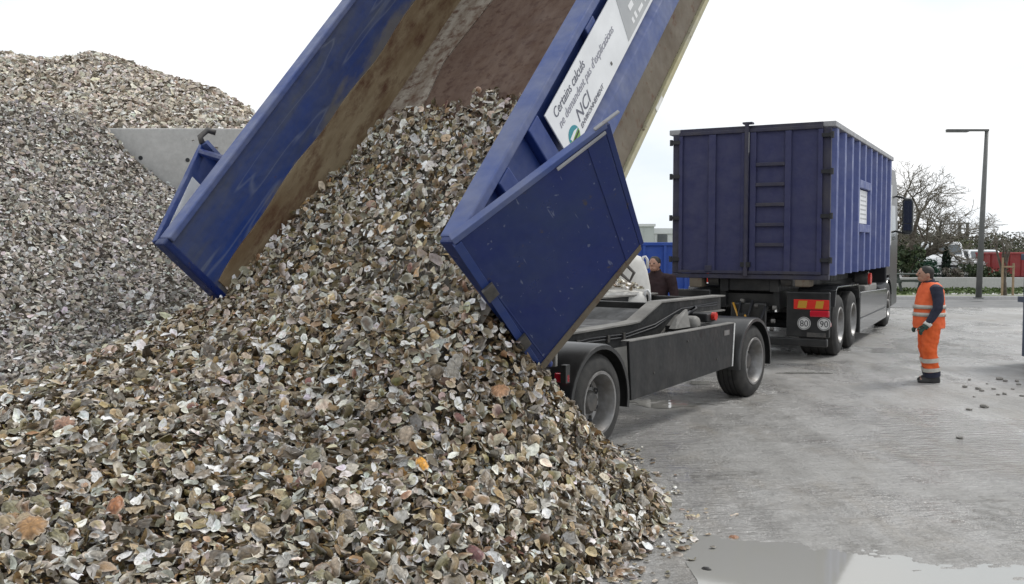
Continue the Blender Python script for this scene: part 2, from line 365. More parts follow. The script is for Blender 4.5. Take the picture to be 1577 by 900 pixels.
# thin slurry pushed into ripples and tyre scallops: real relief breaking through the ground sheet
def vnoise(x, y, seed):
    g = np.random.default_rng(seed).normal(0, 1, (257, 257)); xi = np.floor(x).astype(int); yi = np.floor(y).astype(int); fx = x - xi; fy = y - yi
    fx = fx * fx * (3 - 2 * fx); fy = fy * fy * (3 - 2 * fy); G = lambda i, j: g[i % 257, j % 257]
    return (G(xi, yi) * (1 - fx) + G(xi + 1, yi) * fx) * (1 - fy) + (G(xi, yi + 1) * (1 - fx) + G(xi + 1, yi + 1) * fx) * fy
def slurry(x0, x1, y0, y1, st, seed):
    xs = np.arange(x0, x1, st); ys = np.arange(y0, y1, st * 1.0); X, Y = np.meshgrid(xs, ys)
    wx = X + .12 * vnoise(X * 1.3, Y * 1.3, seed + 7); wy = Y + .10 * vnoise(X * 1.1, Y * 1.1, seed + 8)
    big = vnoise(wx * .7, wy * .7, seed) + .5 * vnoise(wx * 1.9, wy * 1.9, seed + 1)
    rip = vnoise(wx * 4.2, wy * 9.5, seed + 2) + .6 * vnoise(wx * 9, wy * 20, seed + 3); grit = vnoise(X * 26, Y * 26, seed + 4)
    # rounded tread scallops along two wheel tracks
    d = (X - 1.6) * .80 - (Y - 7) * .58; tr_ = np.exp(-((d - 1.35) / .16) ** 2) + np.exp(-((d - 3.1) / .18) ** 2); al = (X - 1.6) * .58 + (Y - 7) * .80
    tread = tr_ * np.sin(al * 24 + 2 * np.sin(al * 1.3))
    Z = .0035 * big + .0058 * rip * np.clip(.55 + .5 * big, 0, 1.3) + .0011 * grit + .0030 * tread - .0022 * tr_
    ex = np.minimum(np.minimum(X - x0, x1 - X), np.minimum(Y - y0, y1 - Y)); Z = Z - .022 * np.clip(1 - ex / .8, 0, 1) ** 2
    ins = np.zeros(X.shape, bool); m_ = len(PUD)
    PX = X + .07 * vnoise(X * 4, Y * 7, seed + 40) + .03 * vnoise(X * 13, Y * 19, seed + 41); PY = Y + .10 * vnoise(X * 3, Y * 6, seed + 42) + .04 * vnoise(X * 12, Y * 18, seed + 43)
    for a in range(m_):
        (xa, ya), (xb, yb) = PUD[a], PUD[(a + 1) % m_]; cr_ = ((ya > PY) != (yb > PY)) & (PX < (xb - xa) * (PY - ya) / (yb - ya + 1e-12) + xa); ins ^= cr_
    Z = Z + .0085 * np.exp(-((Y - 5.9) / 1.1) ** 2); Z = np.where(ins, Z * .3 - .004, Z)
    nx = len(xs); V = np.c_[X.ravel(), Y.ravel(), Z.ravel()]; i = np.arange(len(ys) - 1)[:, None] * nx + np.arange(nx - 1)[None]; i = i.ravel()
    F = np.stack([i, i + 1, i + nx + 1, i + nx], 1)
    zz = Z.ravel()[F].max(1); kf = zz > -.002
    uu, vv, dd = proj(V[F[:, 0]]); inp = np.zeros(len(F), bool)
    tk_ = np.zeros(X.shape)
    for (cx_, cy_, r0, wd_, a_) in ((9.4, 4.6, 6.3, .13, .45), (9.4, 4.6, 4.45, .13, .4), (-3.5, 17.5, 11.0, .15, .5), (-3.5, 17.5, 12.9, .15, .45), (12, 14, 6.5, .12, .4), (12, 14, 8.3, .12, .35), (5.2, 7.0, 1.1, .07, -.5)):
        rr_ = np.hypot(X - cx_, Y - cy_) - r0; ang = np.arctan2(Y - cy_, X - cx_) * r0
        tk_ += a_ * np.exp(-(rr_ / wd_) ** 4) * (.62 + .38 * np.sign(np.sin(ang * 30 + np.sign(rr_) * 1.2))) * np.clip(.55 + .6 * vnoise(X * 1.2, Y * 1.2, seed + 20) + .25 * vnoise(X * 5, Y * 5, seed + 21), 0, 1.2)
    tk_ += .5 * np.clip(vnoise(wx * 1.1, wy * 1.6, seed + 30) * .8 + .5 * vnoise(wx * 4, wy * 7, seed + 31) - .55, 0, 1)
    tk_ = np.clip(tk_, 0, .8).ravel(); cols = np.repeat(tk_[:, None], 3, 1)
    F = F[kf]; me = np_mesh('slurry', V, F.ravel(), np.full(len(F), 4), cols); return tag(link('slurry', me, 'ground'), kind='structure')
slurry(.2, 9.5, 5.0, 14.5, .026, 11)

# ================================================================== WHEELS
def wheel(parent, x, y, r, wid, rim_r, side=1, dish=.12, name='wheel', bolts=10):
    """outer face at local x (side=+1 faces +X)"""
    e = empty(name, (x, y, r), (0, 0, 0 if side > 0 else PI), parent)
    mb = MB(); h = wid
    prof = [(-.015, rim_r), (-.0, rim_r + .02), (.004, r - .13), (-.012, r - .05), (-.05, r - .006)]
    g = 4; x0, x1 = -.06, -h + .06
    for i in range(g):
        a = x0 + (x1 - x0) * (i + .15) / g; b_ = x0 + (x1 - x0) * (i + .8) / g
        prof += [(a, r), (b_, r), (b_ - .004, r - .014), (x0 + (x1 - x0) * (i + 1.12) / g + .004, r - .014)]
    prof += [(-h + .05, r - .006), (-h + .012, r - .05), (-h, r - .13), (-h, rim_r + .02), (-h + .015, rim_r)]
    o = mb.lathe(prof, seg=56).build('tyre', 'rubber', e); smooth_angle(o, 35)
    mb = MB()
    prof = [(-.004, rim_r + .018), (.008, rim_r + .012), (.006, rim_r - .012), (-.03, rim_r - .03), (-dish * .5, rim_r - .045), (-dish, rim_r - .06), (-dish - .015, rim_r - .085), (-dish, rim_r * .62),
            (-dish + .012, rim_r * .5), (-dish + .01, .07), (-dish - .03, .07), (-dish - .05, rim_r - .03), (-h + .03, rim_r - .01)]
    o = mb.lathe(prof, seg=56).build('rim', 'rim', e); smooth_angle(o, 40)
    mb = MB(); mb.lathe([(-dish, .115), (-dish + .05, .11), (-dish + .075, .085), (-dish + .08, .0001), (-dish, .0001)], seg=24)
    smooth_angle(mb.build('hub', 'rim_dark', e), 40)
    for k in range(bolts):
        g_ = 2 * PI * k / bolts; mb = MB(); mb.lathe([(-dish, .014), (-dish + .035, .013), (-dish + .04, .0001), (-dish, .0001)], (0, math.cos(g_) * .155, math.sin(g_) * .155), seg=6)
        mb.build('wheel_nut', 'rim_dark', e)
    for k in range(8):                          # hand holes
        g_ = 2 * PI * (k + .5) / 8; mb = MB(); mb.lathe([(-dish - .012, .028), (-dish + .004, .028), (-dish + .004, .0001), (-dish - .012, .0001)], (0, math.cos(g_) * (rim_r * .70), math.sin(g_) * (rim_r * .70)), seg=12)
        mb.build('hand_hole', 'ink_black', e)
    return e
def fender(parent, y, r_in, x0, x1, z, a0, a1, th=.02, name='mudguard', material='truck_black', lip=.03, seg=18):
    mb = MB(); rs = []
    for i in range(seg + 1):
        g = R(a0 + (a1 - a0) * i / seg); cy, sz = math.cos(g), math.sin(g); ro = r_in + th
        rs.append([(x0, y + cy * r_in, z + sz * r_in), (x1, y + cy * r_in, z + sz * r_in), (x1 + .004, y + cy * (r_in - lip), z + sz * (r_in - lip)), (x1 + .02, y + cy * (r_in - lip), z + sz * (r_in - lip)),
                   (x1 + .02, y + cy * (ro - .012), z + sz * (ro - .012)), (x1, y + cy * ro, z + sz * ro), (x0, y + cy * ro, z + sz * ro)])
    o = mb.rings(rs).build(name, material, parent); smooth_angle(o, 40); return o

# ================================================================== TRAILER
TH = .62
tr = tag(empty('drawbar_trailer', (.82, 8.725, 0), (0, 0, -TH)), 'black two-axle drawbar trailer behind the shell heap, its tipping frame bare', 'trailer')
WR = .46
for y in (0, 3.88):
    wheel(tr, 0, y, WR, .36, .285, 1, .15)
    wheel(tr, -2.4, y, WR, .36, .285, -1, .15)
    MB().tube([(-2.1, y, WR), (-.3, y, WR)], .06, 10).build('axle', 'black', tr)
fender(tr, 0, .535, -.5, .0, WR, 172, -12)
fender(tr, 3.88, .535, -.5, .0, WR, 186, -10)
fender(tr, 0, .535, -2.42, -1.9, WR, 172, -12)
fender(tr, 3.88, .535, -2.42, -1.9, WR, 180, -10)
# long smooth side panel with a pale folded edge
pan = MB().prism([(.56, .985), (3.22, .985), (3.16, .47), (.62, .40)], -.03, .0, 'x').build('side_panel', 'panel', tr, bevel=.006)
MB().prism([(.56, .985), (3.22, .985), (3.22, .995), (.56, .995)], -.09, .006, 'x').build('panel_top_edge', 'steel_top', pan)
MB().prism([(3.195, .985), (3.225, .985), (3.165, .47), (3.14, .47)], .001, .008, 'x').build('panel_end_edge', 'white_frame', pan)
for yy, zz in ((1.1, .62), (1.9, .88), (2.7, .6)): MB().lathe([(0, .014), (.008, .012), (.008, .0001), (0, .0001)], (.0, yy, zz), 8).build('bolt', 'rim_dark', pan)
MB().prism([(.56, .985), (3.22, .985), (3.16, .47), (.62, .40)], -2.40, -2.37, 'x').build('side_panel', 'panel', tr)
# cranked main rails: low over the rear axle, raised over the middle, low again at the turntable
prof = [(-1.1, .80), (-1.1, 1.01), (1.75, 1.04), (1.95, 1.05), (2.50, 1.245), (4.35, 1.235), (4.35, 1.06), (2.95, 1.075), (2.42, .80)]
for xo in (-.70, -1.70):
    q = MB().prism(prof, xo - .04, xo + .04, 'x').build('main_rail', 'black', tr, bevel=.006)
    top = [(-1.1, 1.012), (1.75, 1.042), (1.95, 1.052), (2.50, 1.247), (4.38, 1.237)]
    mb = MB(); mb.prism(top + [(y, z + .018) for y, z in top[::-1]], xo - .09, xo + .09, 'x'); mb.build('rail_flange', 'steel_top', q)
    bot = [(2.42, .80), (2.95, 1.075), (4.38, 1.06)]
    mb = MB(); mb.prism([(y, z - .018) for y, z in bot] + bot[::-1], xo - .09, xo + .09, 'x'); mb.build('rail_flange', 'steel_top', q)
for y, z0, z1 in ((.4, .82, 1.0), (1.75, .84, 1.02), (2.6, 1.1, 1.235), (4.30, 1.07, 1.22)):
    MB().box(-1.66, -.74, y - .05, y + .05, z0, z1).build('cross_member', 'black', tr, bevel=.006)
MB().prism([(.7, 1.03), (1.75, 1.045), (1.95, 1.06), (2.3, 1.18), (2.3, 1.16), (1.95, 1.035), (.7, 1.01)], -1.6, -.8, 'x').build('deck_plate', 'black', tr)
# curved guide seen inside the frame and the brake gear beside the rail
pts = [(-1.1, 1.0 + .32 * math.cos(g), 1.02 + .24 * math.sin(g)) for g in np.linspace(.1, PI - .1, 14)]
MB().tube(pts, .035, 8).build('cable_loop', 'ink_black', tr, smooth=True)
MB().lathe([(-.16, .0001), (-.16, .085), (-.13, .10), (.05, .10), (.08, .085), (.08, .0001)], (-.35, 2.75, .99), 20, False).build('air_tank', 'steel_top', tr, smooth=True)
MB().hexa([(-.30, 2.05, .99), (-.22, 2.05, .99), (-.2, 2.4, .99), (-.28, 2.4, .99)], [(-.30, 2.2, 1.1), (-.27, 2.2, 1.1), (-.25, 2.42, 1.19), (-.28, 2.42, 1.19)]).build('wedge', 'steel_top', tr)
MB().box(-.60, -.28, 3.05, 3.3, .99, 1.10).build('valve_block', 'black', tr, bevel=.02)
MB().lathe([(0, .05), (.05, .05), (.05, .0001), (0, .0001)], (-.28, 3.2, 1.06), 14).build('red_cap', 'red', tr)
MB().tube([(-.4, 2.5, 1.02), (-.45, 2.9, 1.12), (-.6, 3.3, 1.1), (-.8, 3.6, 1.0)], .018, 6).build('air_hose', 'ink_black', tr, smooth=True)
for xo, dz in ((-.655, .0), (-.652, .035)): MB().tube([(xo, -.9, .90 + dz), (xo, .3, .88 + dz), (xo, .9, .915 + dz), (xo, 1.7, .90 + dz), (xo, 2.4, .96 + dz), (xo, 3.1, 1.14), (xo, 4.2, 1.13 + dz)], .012, 6).build('cable', 'ink_black', tr, smooth=True)
for y in (.62, 1.25, 1.6): MB().box(-.659, -.63, y, y + .05, .88, .96).build('cable_clip', 'rim_dark', tr)
MB().tube([(-.5, 2.9, 1.06), (-.4, 3.0, 1.16), (-.5, 3.2, 1.17), (-.62, 3.15, 1.08)], .014, 6)  .build('air_hose', 'ink_black', tr, smooth=True)
MB().box(.0008, .004, 2.9, 3.06, .86, .92).build('maker_plate', 'rim', pan)
for k in range(3): MB().box(-.62, -.16, 2.6 + k * .17, 2.66 + k * .17, .90, .97).build('bracket', 'black', tr, bevel=.008)
MB().box(-1.7, -.6, 3.55, 4.2, .80, .94).build('turntable', 'black', tr, bevel=.02)
MB().tube([(-1.95, 4.1, .78), (-1.2, 6.15, .72)], .05, 8).build('drawbar', 'black', tr); MB().tube([(-.45, 4.1, .78), (-1.2, 6.15, .72)], .05, 8).build('drawbar', 'black', tr)
MB().box(-.04, .015, -.62, -.55, .72, .88).build('mud_bracket', 'black', tr)
# rear lamps on the beam behind the rear axle
bm_ = MB().box(-2.35, -.05, -.86, -.76, .70, .86).build('rear_beam', 'black', tr, bevel=.01)
MB().box(-.42, -.22, -.885, -.861, .72, .85).build('tail_light', 'orange_lens', tr, bevel=.012)
MB().box(-.16, -.05, -.885, -.861, .745, .835).build('tail_light', 'red_lens', tr, bevel=.012)
MB().box(-.12, .015, -.60, -.55, .72, .80).build('side_marker', 'red_lens', tr, bevel=.01)
MB().box(-.2, -.08, -.64, -.60, .86, 1.0).build('lamp_bracket', 'steel_top', tr, bevel=.01)

# ================================================================== TIPPED CONTAINER
TIPH, TIPT, TW, TZ, TL = .649, .855, 3.18, 1.08, 6.3
TP = np.array([.108, 6.60, 1.289])
tf, tn, tu = axes(TIPH, TIPT)
TO = TP - TW / 2 * tn
MT = Matrix(((tn[0], tf[0], tu[0]), (tn[1], tf[1], tu[1]), (tn[2], tf[2], tu[2])))
tip = empty('tipped_container', TO, MT.to_euler())
tag(tip, 'scuffed blue open-top container tipped up high with shells pouring out of it', 'container')
def tipw(x, y, z): return TO + x * tn + y * tf + z * tu
def tip_local(p): q = np.asarray(p) - TO; return np.array([q @ tn, q @ tf, q @ tu])
hw = TW / 2
fl = MB().box(-hw + .07, hw - .07, 0, TL, -.03, .0).build('floor', 'rust_floor', tip)
MB().prism([(-hw + .071, 0), (-hw + .52, 0), (-hw + .50, 1.6), (-hw + .60, 2.6), (-hw + .46, 3.4), (-hw + .62, 4.6), (-hw + .55, TL - .1), (-hw + .071, TL - .1)], .0, .012, 'z').build('caked_dust', 'dust_floor', fl)
lw = MB().box(-hw, -hw + .06, 0, TL, -.03, TZ - .06).build('side_wall', 'blue_in', tip)
# lower lining: rusty plate standing proud, worn wavy top edge
N_ = 40; top = [(TL * i / N_ , .46 + .05 * (i / N_) + .012 * math.sin(i * .9) + .03 * math.sin(i * .23)) for i in range(N_ + 1)]
MB().prism([(.04, .0)] + [(max(.04, y), z) for y, z in top] + [(TL, 0)], -hw + .06, -hw + .078, 'x').build('wall_lining', 'rust_wall', lw)
MB().box(-hw - .05, -hw + .10, 0, TL, TZ - .06, TZ).build('top_rail', 'blue_pale', tip, bevel=.012)
for k in range(8): MB().box(-hw - .07, -hw - .001, .35 + k * .75, .43 + k * .75, .05, TZ - .07).build('rib', 'blue', tip)
rw = MB().box(hw - .06, hw, 0, TL, .0, TZ - .06).build('side_wall', 'blue', tip)
MB().box(hw - .10, hw + .07, 0, TL, TZ - .075, TZ).build('top_rail', 'blue_pale', tip, bevel=.012)
MB().prism([(hw, .515), (hw + .03, .515), (hw + .11, .44), (hw + .11, .25), (hw, .25)], .0, TL, 'y').build('side_beam', 'blue_pale', tip, bevel=.01)
MB().prism([(hw + .005, .235), (hw + .07, .235), (hw + .07, -.07), (hw + .005, -.07)], .05, TL, 'y').build('rusty_skirt', 'skirt', tip, bevel=.008)
rl = MB().prism([(hw - .02, -.075), (hw + .10, -.075), (hw + .10, -.125), (hw - .02, -.125)], .05, TL, 'y').build('lower_rail', 'yellow_rail', tip, bevel=.008)
for y in (1.05, 2.42, 3.9): MB().box(hw + .1005, hw + .104, y, y + .16, -.12, -.08).build('reflective_tape', 'tape', rl)
for y in (.02, .52, 1.02, 2.1, 3.1, 4.1, 5.1, 6.1):
    MB().box(hw + .0005, hw + .075, y, y + .16, .512, TZ - .076).build('rib', 'blue', tip, bevel=.01)
MB().prism([(.18, .516), (.52, .516), (.52, .60), (.18, .80)], hw + .001, hw + .04, 'x').build('gusset', 'blue', tip)
MB().prism([(.68, .516), (1.02, .516), (1.02, .60), (.68, .84)], hw + .001, hw + .04, 'x').build('gusset', 'blue', tip)
MB().box(-hw, hw, TL, TL + .06, -.03, TZ).build('front_wall', 'rust_floor', tip)
for xo in (-.55, .55): MB().box(xo - .08, xo + .08, .3, TL, -.25, -.031).build('skid_rail', 'black', tip, bevel=.01)
MB().box(-hw + .07, hw - .07, -.02, .05, -.15, -.031).build('rear_sill', 'blue', tip)
# rear posts (thick, dark, scraped)
MB().box(-hw - .06, -hw + .08, -.07, -.001, -.14, TZ).build('rear_post', 'blue_door_shade', tip, bevel=.015)
MB().box(hw - .08, hw + .075, -.05, -.001, -.30, TZ - .002).build('rear_post', 'blue_door_shade', tip, bevel=.015)
# sign on the right wall, reading from tail to nose
sx = hw + .08
sg = MB().box(sx, sx + .012, 1.22, 4.4, .525, .955).build('sign_board', 'white', tip, bevel=.003)
MB().prism([(2.50, .555), (2.60, .952), (4.38, .952), (4.38, .555)], sx + .0125, sx + .014, 'x').build('grey_field', 'sign_grey', sg)
X_, Y_ = (0, 1, 0), (0, 0, 1)
def stext(body, size, m_, y, z, shear=.25, squeeze=1): text_mesh('lettering', body, size, m_, sg, (sx + .0135, y, z), X_, Y_, shear=shear, squeeze=squeeze)
stext('Certains calculs', .105, 'ink', 1.30, .845, squeeze=.86)
stext('ne demandent pas d\'explications', .092, 'ink_light', 1.30, .755, squeeze=.90)
stext('NCI', .135, 'ink', 1.50, .622, .3, 1.05)
stext('ENVIRONNEMENT', .052, 'ink', 1.50, .566, .2, 1.05)
for i in range(3):                                # small print too blurred to read: broken white strokes
    y = 2.72 - i * .03
    while y < 4.2:
        ln = random.uniform(.03, .11); MB().box(sx + .0145, sx + .0155, y, y + ln, .80 - i * .10, .80 - i * .10 + random.uniform(.03, .055)).build('printed_stroke', 'ink_white', sg); y += ln + random.uniform(.015, .05)
c0 = (1.385, .607)
MB().prism([(c0[0] + .08 * math.cos(g), c0[1] + .075 * math.sin(g)) for g in np.linspace(0, 2 * PI, 26)[:-1]], sx + .0125, sx + .0138, 'x').build('logo_disc', 'teal', sg)
MB().prism([(c0[0] + .08 * math.cos(g), c0[1] + .075 * math.sin(g)) for g in np.linspace(PI, 2 * PI, 14)], sx + .0139, sx + .0146, 'x').build('logo_leaf', 'logo_green', sg)
MB().prism([(c0[0] - .05, c0[1] - .01), (c0[0] + .075, c0[1] + .012), (c0[0] + .02, c0[1] + .03), (c0[0] - .06, c0[1] + .02)], sx + .0147, sx + .0154, 'x').build('logo_stroke', 'white', sg)
MB().prism([(c0[0] - .05, c0[1] - .035), (c0[0] + .07, c0[1] - .022), (c0[0] + .07, c0[1] - .008), (c0[0] - .05, c0[1] - .018)], sx + .0155, sx + .0162, 'x').build('logo_stroke', 'ink_black', sg)
MB().box(sx + .0126, sx + .016, 2.16, 2.18, .60, .625).build('screw', 'rim_dark', sg)
# right door: swung out on the rear post, its face towards the yard
def on_plane(u_, v_, p0, nrm):
    r_ = ray(u_, v_); o_ = np.array([0, 0, CAMH]); return o_ + r_ * ((p0 - o_) @ nrm) / (r_ @ nrm)
DA = .88
de = math.cos(DA) * tn + math.sin(DA) * tf
p0 = tipw(hw + .08, -.03, TZ); dn = np.cross(de, tu); dn /= np.linalg.norm(dn)
if dn @ (np.array([0, 0, CAMH]) - p0) < 0: dn = -dn
cor = [on_plane(*q, p0, dn) for q in ((700, 372), (934, 194), (988, 378), (831, 570))]
cl = [tip_local(q) for q in cor]; dnl = np.array([dn @ tn, dn @ tf, dn @ tu])
door = MB().slab(cl, .05) if np.cross(cl[1] - cl[0], cl[3] - cl[0]) @ dnl > 0 else MB().slab(cl, -.05)
door = door.build('door', 'blue_door_shade', tip, bevel=.008)
door['label'] = 'scratched blue door swung wide open beside the trailer'
def dpt(a, b_, off): # bilinear on door face
    q = (cl[0] * (1 - a) + cl[1] * a) * (1 - b_) + (cl[3] * (1 - a) + cl[2] * a) * b_
    return q + dnl * off
def dstrip(name, a0, a1, b0, b1, t0, t1, m_):
    qs = [(a0, b0), (a1, b0), (a1, b1), (a0, b1)]
    return MB().hexa([dpt(a, b_, t0) for a, b_ in qs], [dpt(a, b_, t1) for a, b_ in qs]).build(name, m_, door, bevel=.004)
dstrip('top_edge', -.01, 1.0, -.022, .012, -.055, .012, 'blue_pale')
dstrip('free_edge', .985, 1.02, .0, 1.0, -.055, .006, 'blue_door_shade')
dstrip('hinge_strip', -.02, .03, .02, 1.01, -.06, .010, 'blue')
dstrip('fold_panel', .86, .98, .02, .985, .0005, .007, 'blue_door_shade')
dstrip('bottom_lip', .02, .99, .975, 1.02, -.055, .012, 'skirt')
dstrip('latch_bar', .66, .98, .012, .03, .013, .03, 'grey_rail')
dstrip('latch_bar', .93, 1.09, -.035, -.023, -.02, .01, 'grey_rail')
dstrip('hinge', -.03, .05, .32, .40, .011, .04, 'rim_dark'); dstrip('hinge', -.03, .05, .72, .80, .011, .04, 'rim_dark')
MB().tube([dpt(.86, 1.03, .0), dpt(.88, 1.09, .03), dpt(.83, 1.11, .03), dpt(.80, 1.03, 0)], .012, 6).build('lock_hook', 'rim_dark', door)
# left door: folded back outside the left wall, seen on edge
DB = R(69); le = -math.cos(DB) * np.array([1, 0, 0]) + math.sin(DB) * np.array([0, 1, 0.])
h0 = np.array([-hw - .065, -.03, 0]); wd = 1.30
q4 = [h0 + [0, 0, -.12], h0 + le * wd + [0, 0, -.12], h0 + le * wd + [0, 0, TZ], h0 + [0, 0, TZ]]
ld = MB().slab(q4, .05).build('door', 'blue', tip, bevel=.006)
nl = np.cross(le, [0, 0, 1.]);
MB().hexa([h0 + le * (wd - .05) + [0, 0, -.1] - nl * .0, h0 + le * wd + [0, 0, -.1], h0 + le * wd + [0, 0, -.1] + nl * .06, h0 + le * (wd - .05) + [0, 0, -.1] + nl * .06],
          [h0 + le * (wd - .05) + [0, 0, TZ], h0 + le * wd + [0, 0, TZ], h0 + le * wd + [0, 0, TZ] + nl * .06, h0 + le * (wd - .05) + [0, 0, TZ] + nl * .06]).build('free_edge', 'blue_pale', ld)
MB().tube([h0 + le * (wd - .02) + [0, 0, TZ], h0 + le * (wd + .02) + [0, 0, TZ + .05], h0 + le * (wd + .12) + [.05, 0, TZ + .04], h0 + le * (wd + .15) + [.10, 0, TZ - .02]], .028, 8).build('latch', 'rim_dark', ld, smooth=True)
MB().hexa([h0 + le * a + [0, 0, z] - nl * o_ for a, z, o_ in ((.10, .1, -.001), (.86, .1, -.001), (.86, .1, -.007), (.10, .1, -.007))], [h0 + le * a + [0, 0, z] - nl * o_ for a, z, o_ in ((.10, TZ - .05, -.001), (.86, TZ - .05, -.001), (.86, TZ - .05, -.007), (.10, TZ - .05, -.007))]).build('lit_face_panel', 'white', ld)  # added white panel standing in for skylight on the door face
MB().hexa([h0 + le * a + [0, 0, z] - nl * o_ for a, z, o_ in ((.10, .1, .051), (.86, .1, .051), (.86, .1, .057), (.10, .1, .057))], [h0 + le * a + [0, 0, z] - nl * o_ for a, z, o_ in ((.10, TZ - .05, .051), (.86, TZ - .05, .051), (.86, TZ - .05, .057), (.10, TZ - .05, .057))]).build('lit_face_panel', 'white', ld)  # same added bright panel on the other door face
MB().tube([h0 + le * (wd - .12) + [0, 0, TZ - .03], np.array([-hw - .04, wd * math.sin(DB) - .25, TZ - .05])], .035, 8).build('door_stay', 'blue_door_shade', ld)

# ================================================================== TRUCK
KH = .501
TRO = (3.937, 15.742, 0)
tk = tag(empty('hook_lift_truck', TRO, (0, 0, -KH)), 'black hook-lift truck carrying a tall navy ribbed container', 'truck')
for y in (1.38, 2.76):
    wheel(tk, 1.27, y, .53, .62, .30, 1, .13); wheel(tk, -1.27, y, .53, .62, .30, -1, .13)
    MB().tube([(-.7, y, .53), (.7, y, .53)], .09, 10).build('axle', 'black', tk)
wheel(tk, 1.25, 7.95, .53, .34, .30, 1, .05); wheel(tk, -1.25, 7.95, .53, .34, .30, -1, .05)
for s_ in (-1, 1): MB().box(s_ * .45 - .05, s_ * .45 + .05, .15, 9.2, .86, 1.14).build('chassis_rail', 'truck_black', tk)
for y in (.25, 1.4, 2.8, 4.4): MB().box(-.4, .4, y, y + .1, .9, 1.1).build('cross_member', 'truck_black', tk)
for s_ in (-1, 1): MB().box(s_ * .42 - .07, s_ * .42 + .07, .1, 7.0, 1.145, 1.40).build('lift_rail', 'black', tk)
MB().box(-.35, .35, .12, .5, 1.15, 1.38).build('tilt_frame', 'black', tk, bevel=.02)
for s_ in (-1, 1):
    MB().lathe([(-.09, .11), (.09, .11), (.09, .0001), (-.09, .0001)], (s_ * .62, .22, 1.34), 16).build('guide_roller', 'rim_dark', tk)
# mudguards over the twin rear axle
def deck(side):
    xs = (.66, 1.29) if side > 0 else (-1.29, -.66)
    pr = [(.72, .88), (.84, 1.16), (1.0, 1.215), (3.2, 1.18), (3.34, 1.08), (3.36, .9), (3.33, .9), (3.30, 1.06), (3.18, 1.155), (1.0, 1.19), (.87, 1.14), (.75, .88)]
    smooth_angle(MB().prism(pr, xs[0], xs[1], 'x').build('mudguard', 'skirt_gloss', tk, bevel=.006), 40)
deck(1); deck(-1)
# tail: plate, lamps, speed discs, bumper
MB().box(.64, 1.33, .04, .10, .42, 1.16).build('lamp_board', 'truck_black', tk, bevel=.02)
MB().box(-1.33, -.64, .04, .10, .42, 1.16).build('lamp_board', 'truck_black', tk, bevel=.02)
pl = MB().box(.76, 1.32, .028, .039, .875, 1.035).build('marker_plate', 'red', tk, bevel=.004)
for x0, x1 in ((.82, .98), (1.10, 1.24)): MB().prism([(x0, .895), (x1 - .02, .895), (x1, 1.015), (x0 + .02, 1.015)], .0235, .0275, 'y').build('plate_stripe', 'orange_plate', pl)
MB().box(1.02, 1.33, .0, .039, .755, .862).build('tail_light', 'red_lens', tk, bevel=.02)
MB().box(-1.33, -1.02, .0, .039, .755, .862).build('tail_light', 'red_lens', tk, bevel=.02)
def disc(x, txt):
    m_ = MB(); vs = [(x + .105 * math.cos(g), .022, .645 + .105 * math.sin(g)) for g in np.linspace(0, 2 * PI, 29)[:-1]]
    m_.prism([(v[0], v[2]) for v in vs], .024, .039, 'y'); d_ = m_.build('speed_disc', 'disc_white', tk)
    rr = [(.097 * math.cos(g), .097 * math.sin(g)) for g in np.linspace(0, 2 * PI, 29)]; r2 = [(.088 * math.cos(g), .088 * math.sin(g)) for g in np.linspace(0, 2 * PI, 29)]
    vs = [(x + a, .0225, .645 + c) for a, c in rr] + [(x + a, .0225, .645 + c) for a, c in r2]
    MB().add(vs, [(i, i + 1, 30 + i, 29 + i) for i in range(28)]).build('disc_ring', 'ink_black', d_)
    text_mesh('numeral', txt, .145, 'ink_black', d_, (x, .0225, .645 - .05), (1, 0, 0), (0, 0, 1), align='CENTER', squeeze=.95)
disc(.93, '80'); disc(1.245, '90')
MB().box(-1.28, 1.30, .02, .10, .27, .40).build('bumper', 'truck_black', tk, bevel=.02)
MB().box(.98, 1.28, .012, .0195, .43, .50).build('number_plate', 'rim_dark', tk)
MB().box(-.30, .30, .08, .16, .45, .95).build('coupling_plate', 'truck_black', tk, bevel=.02)
MB().tube([(-.05, .08, .72), (-.05, -.12, .72)], .08, 12).build('coupling', 'black', tk)
for x, z, m_ in ((.44, .88, 'steel_top'), (.42, .66, 'steel_top'), (.40, .52, 'rim_dark'), (-.1, .98, 'steel_top'), (.14, .90, 'rim_dark')):
    MB().lathe([(0, .0)] and [(-.03, .035), (.03, .035), (.03, .0001), (-.03, .0001)], (x, .07, z), 12).build('socket', m_, tk)
for a, b_, m_ in (((-.25, .05, .95), (.02, -.1, .66), 'orange_plate'), ((-.12, .05, .98), (-.2, -.1, .60), 'ink_black'), ((.08, .05, 1.0), (-.08, -.12, .62), 'ink_black'), ((.3, .05, .9), (.1, -.12, .6), 'ink_black')):
    mid = [(a[i] + b_[i]) / 2 - (.16 if i == 2 else 0) for i in range(3)]
    MB().tube([a, mid, b_, (b_[0], b_[1] - .1, b_[2] + .1)], .018, 6).build('air_hose', m_, tk, smooth=True)
MB().box(-1.0, -.78, -.02, .3, 1.2, 1.44).build('lock_box', 'skirt', tk, bevel=.02)
MB().box(.78, 1.02, -.02, .3, 1.24, 1.44).build('lock_box', 'skirt', tk, bevel=.02)
MB().box(1.28, 1.34, .10, .14, .6, .66).build('side_marker', 'red_lens', tk)
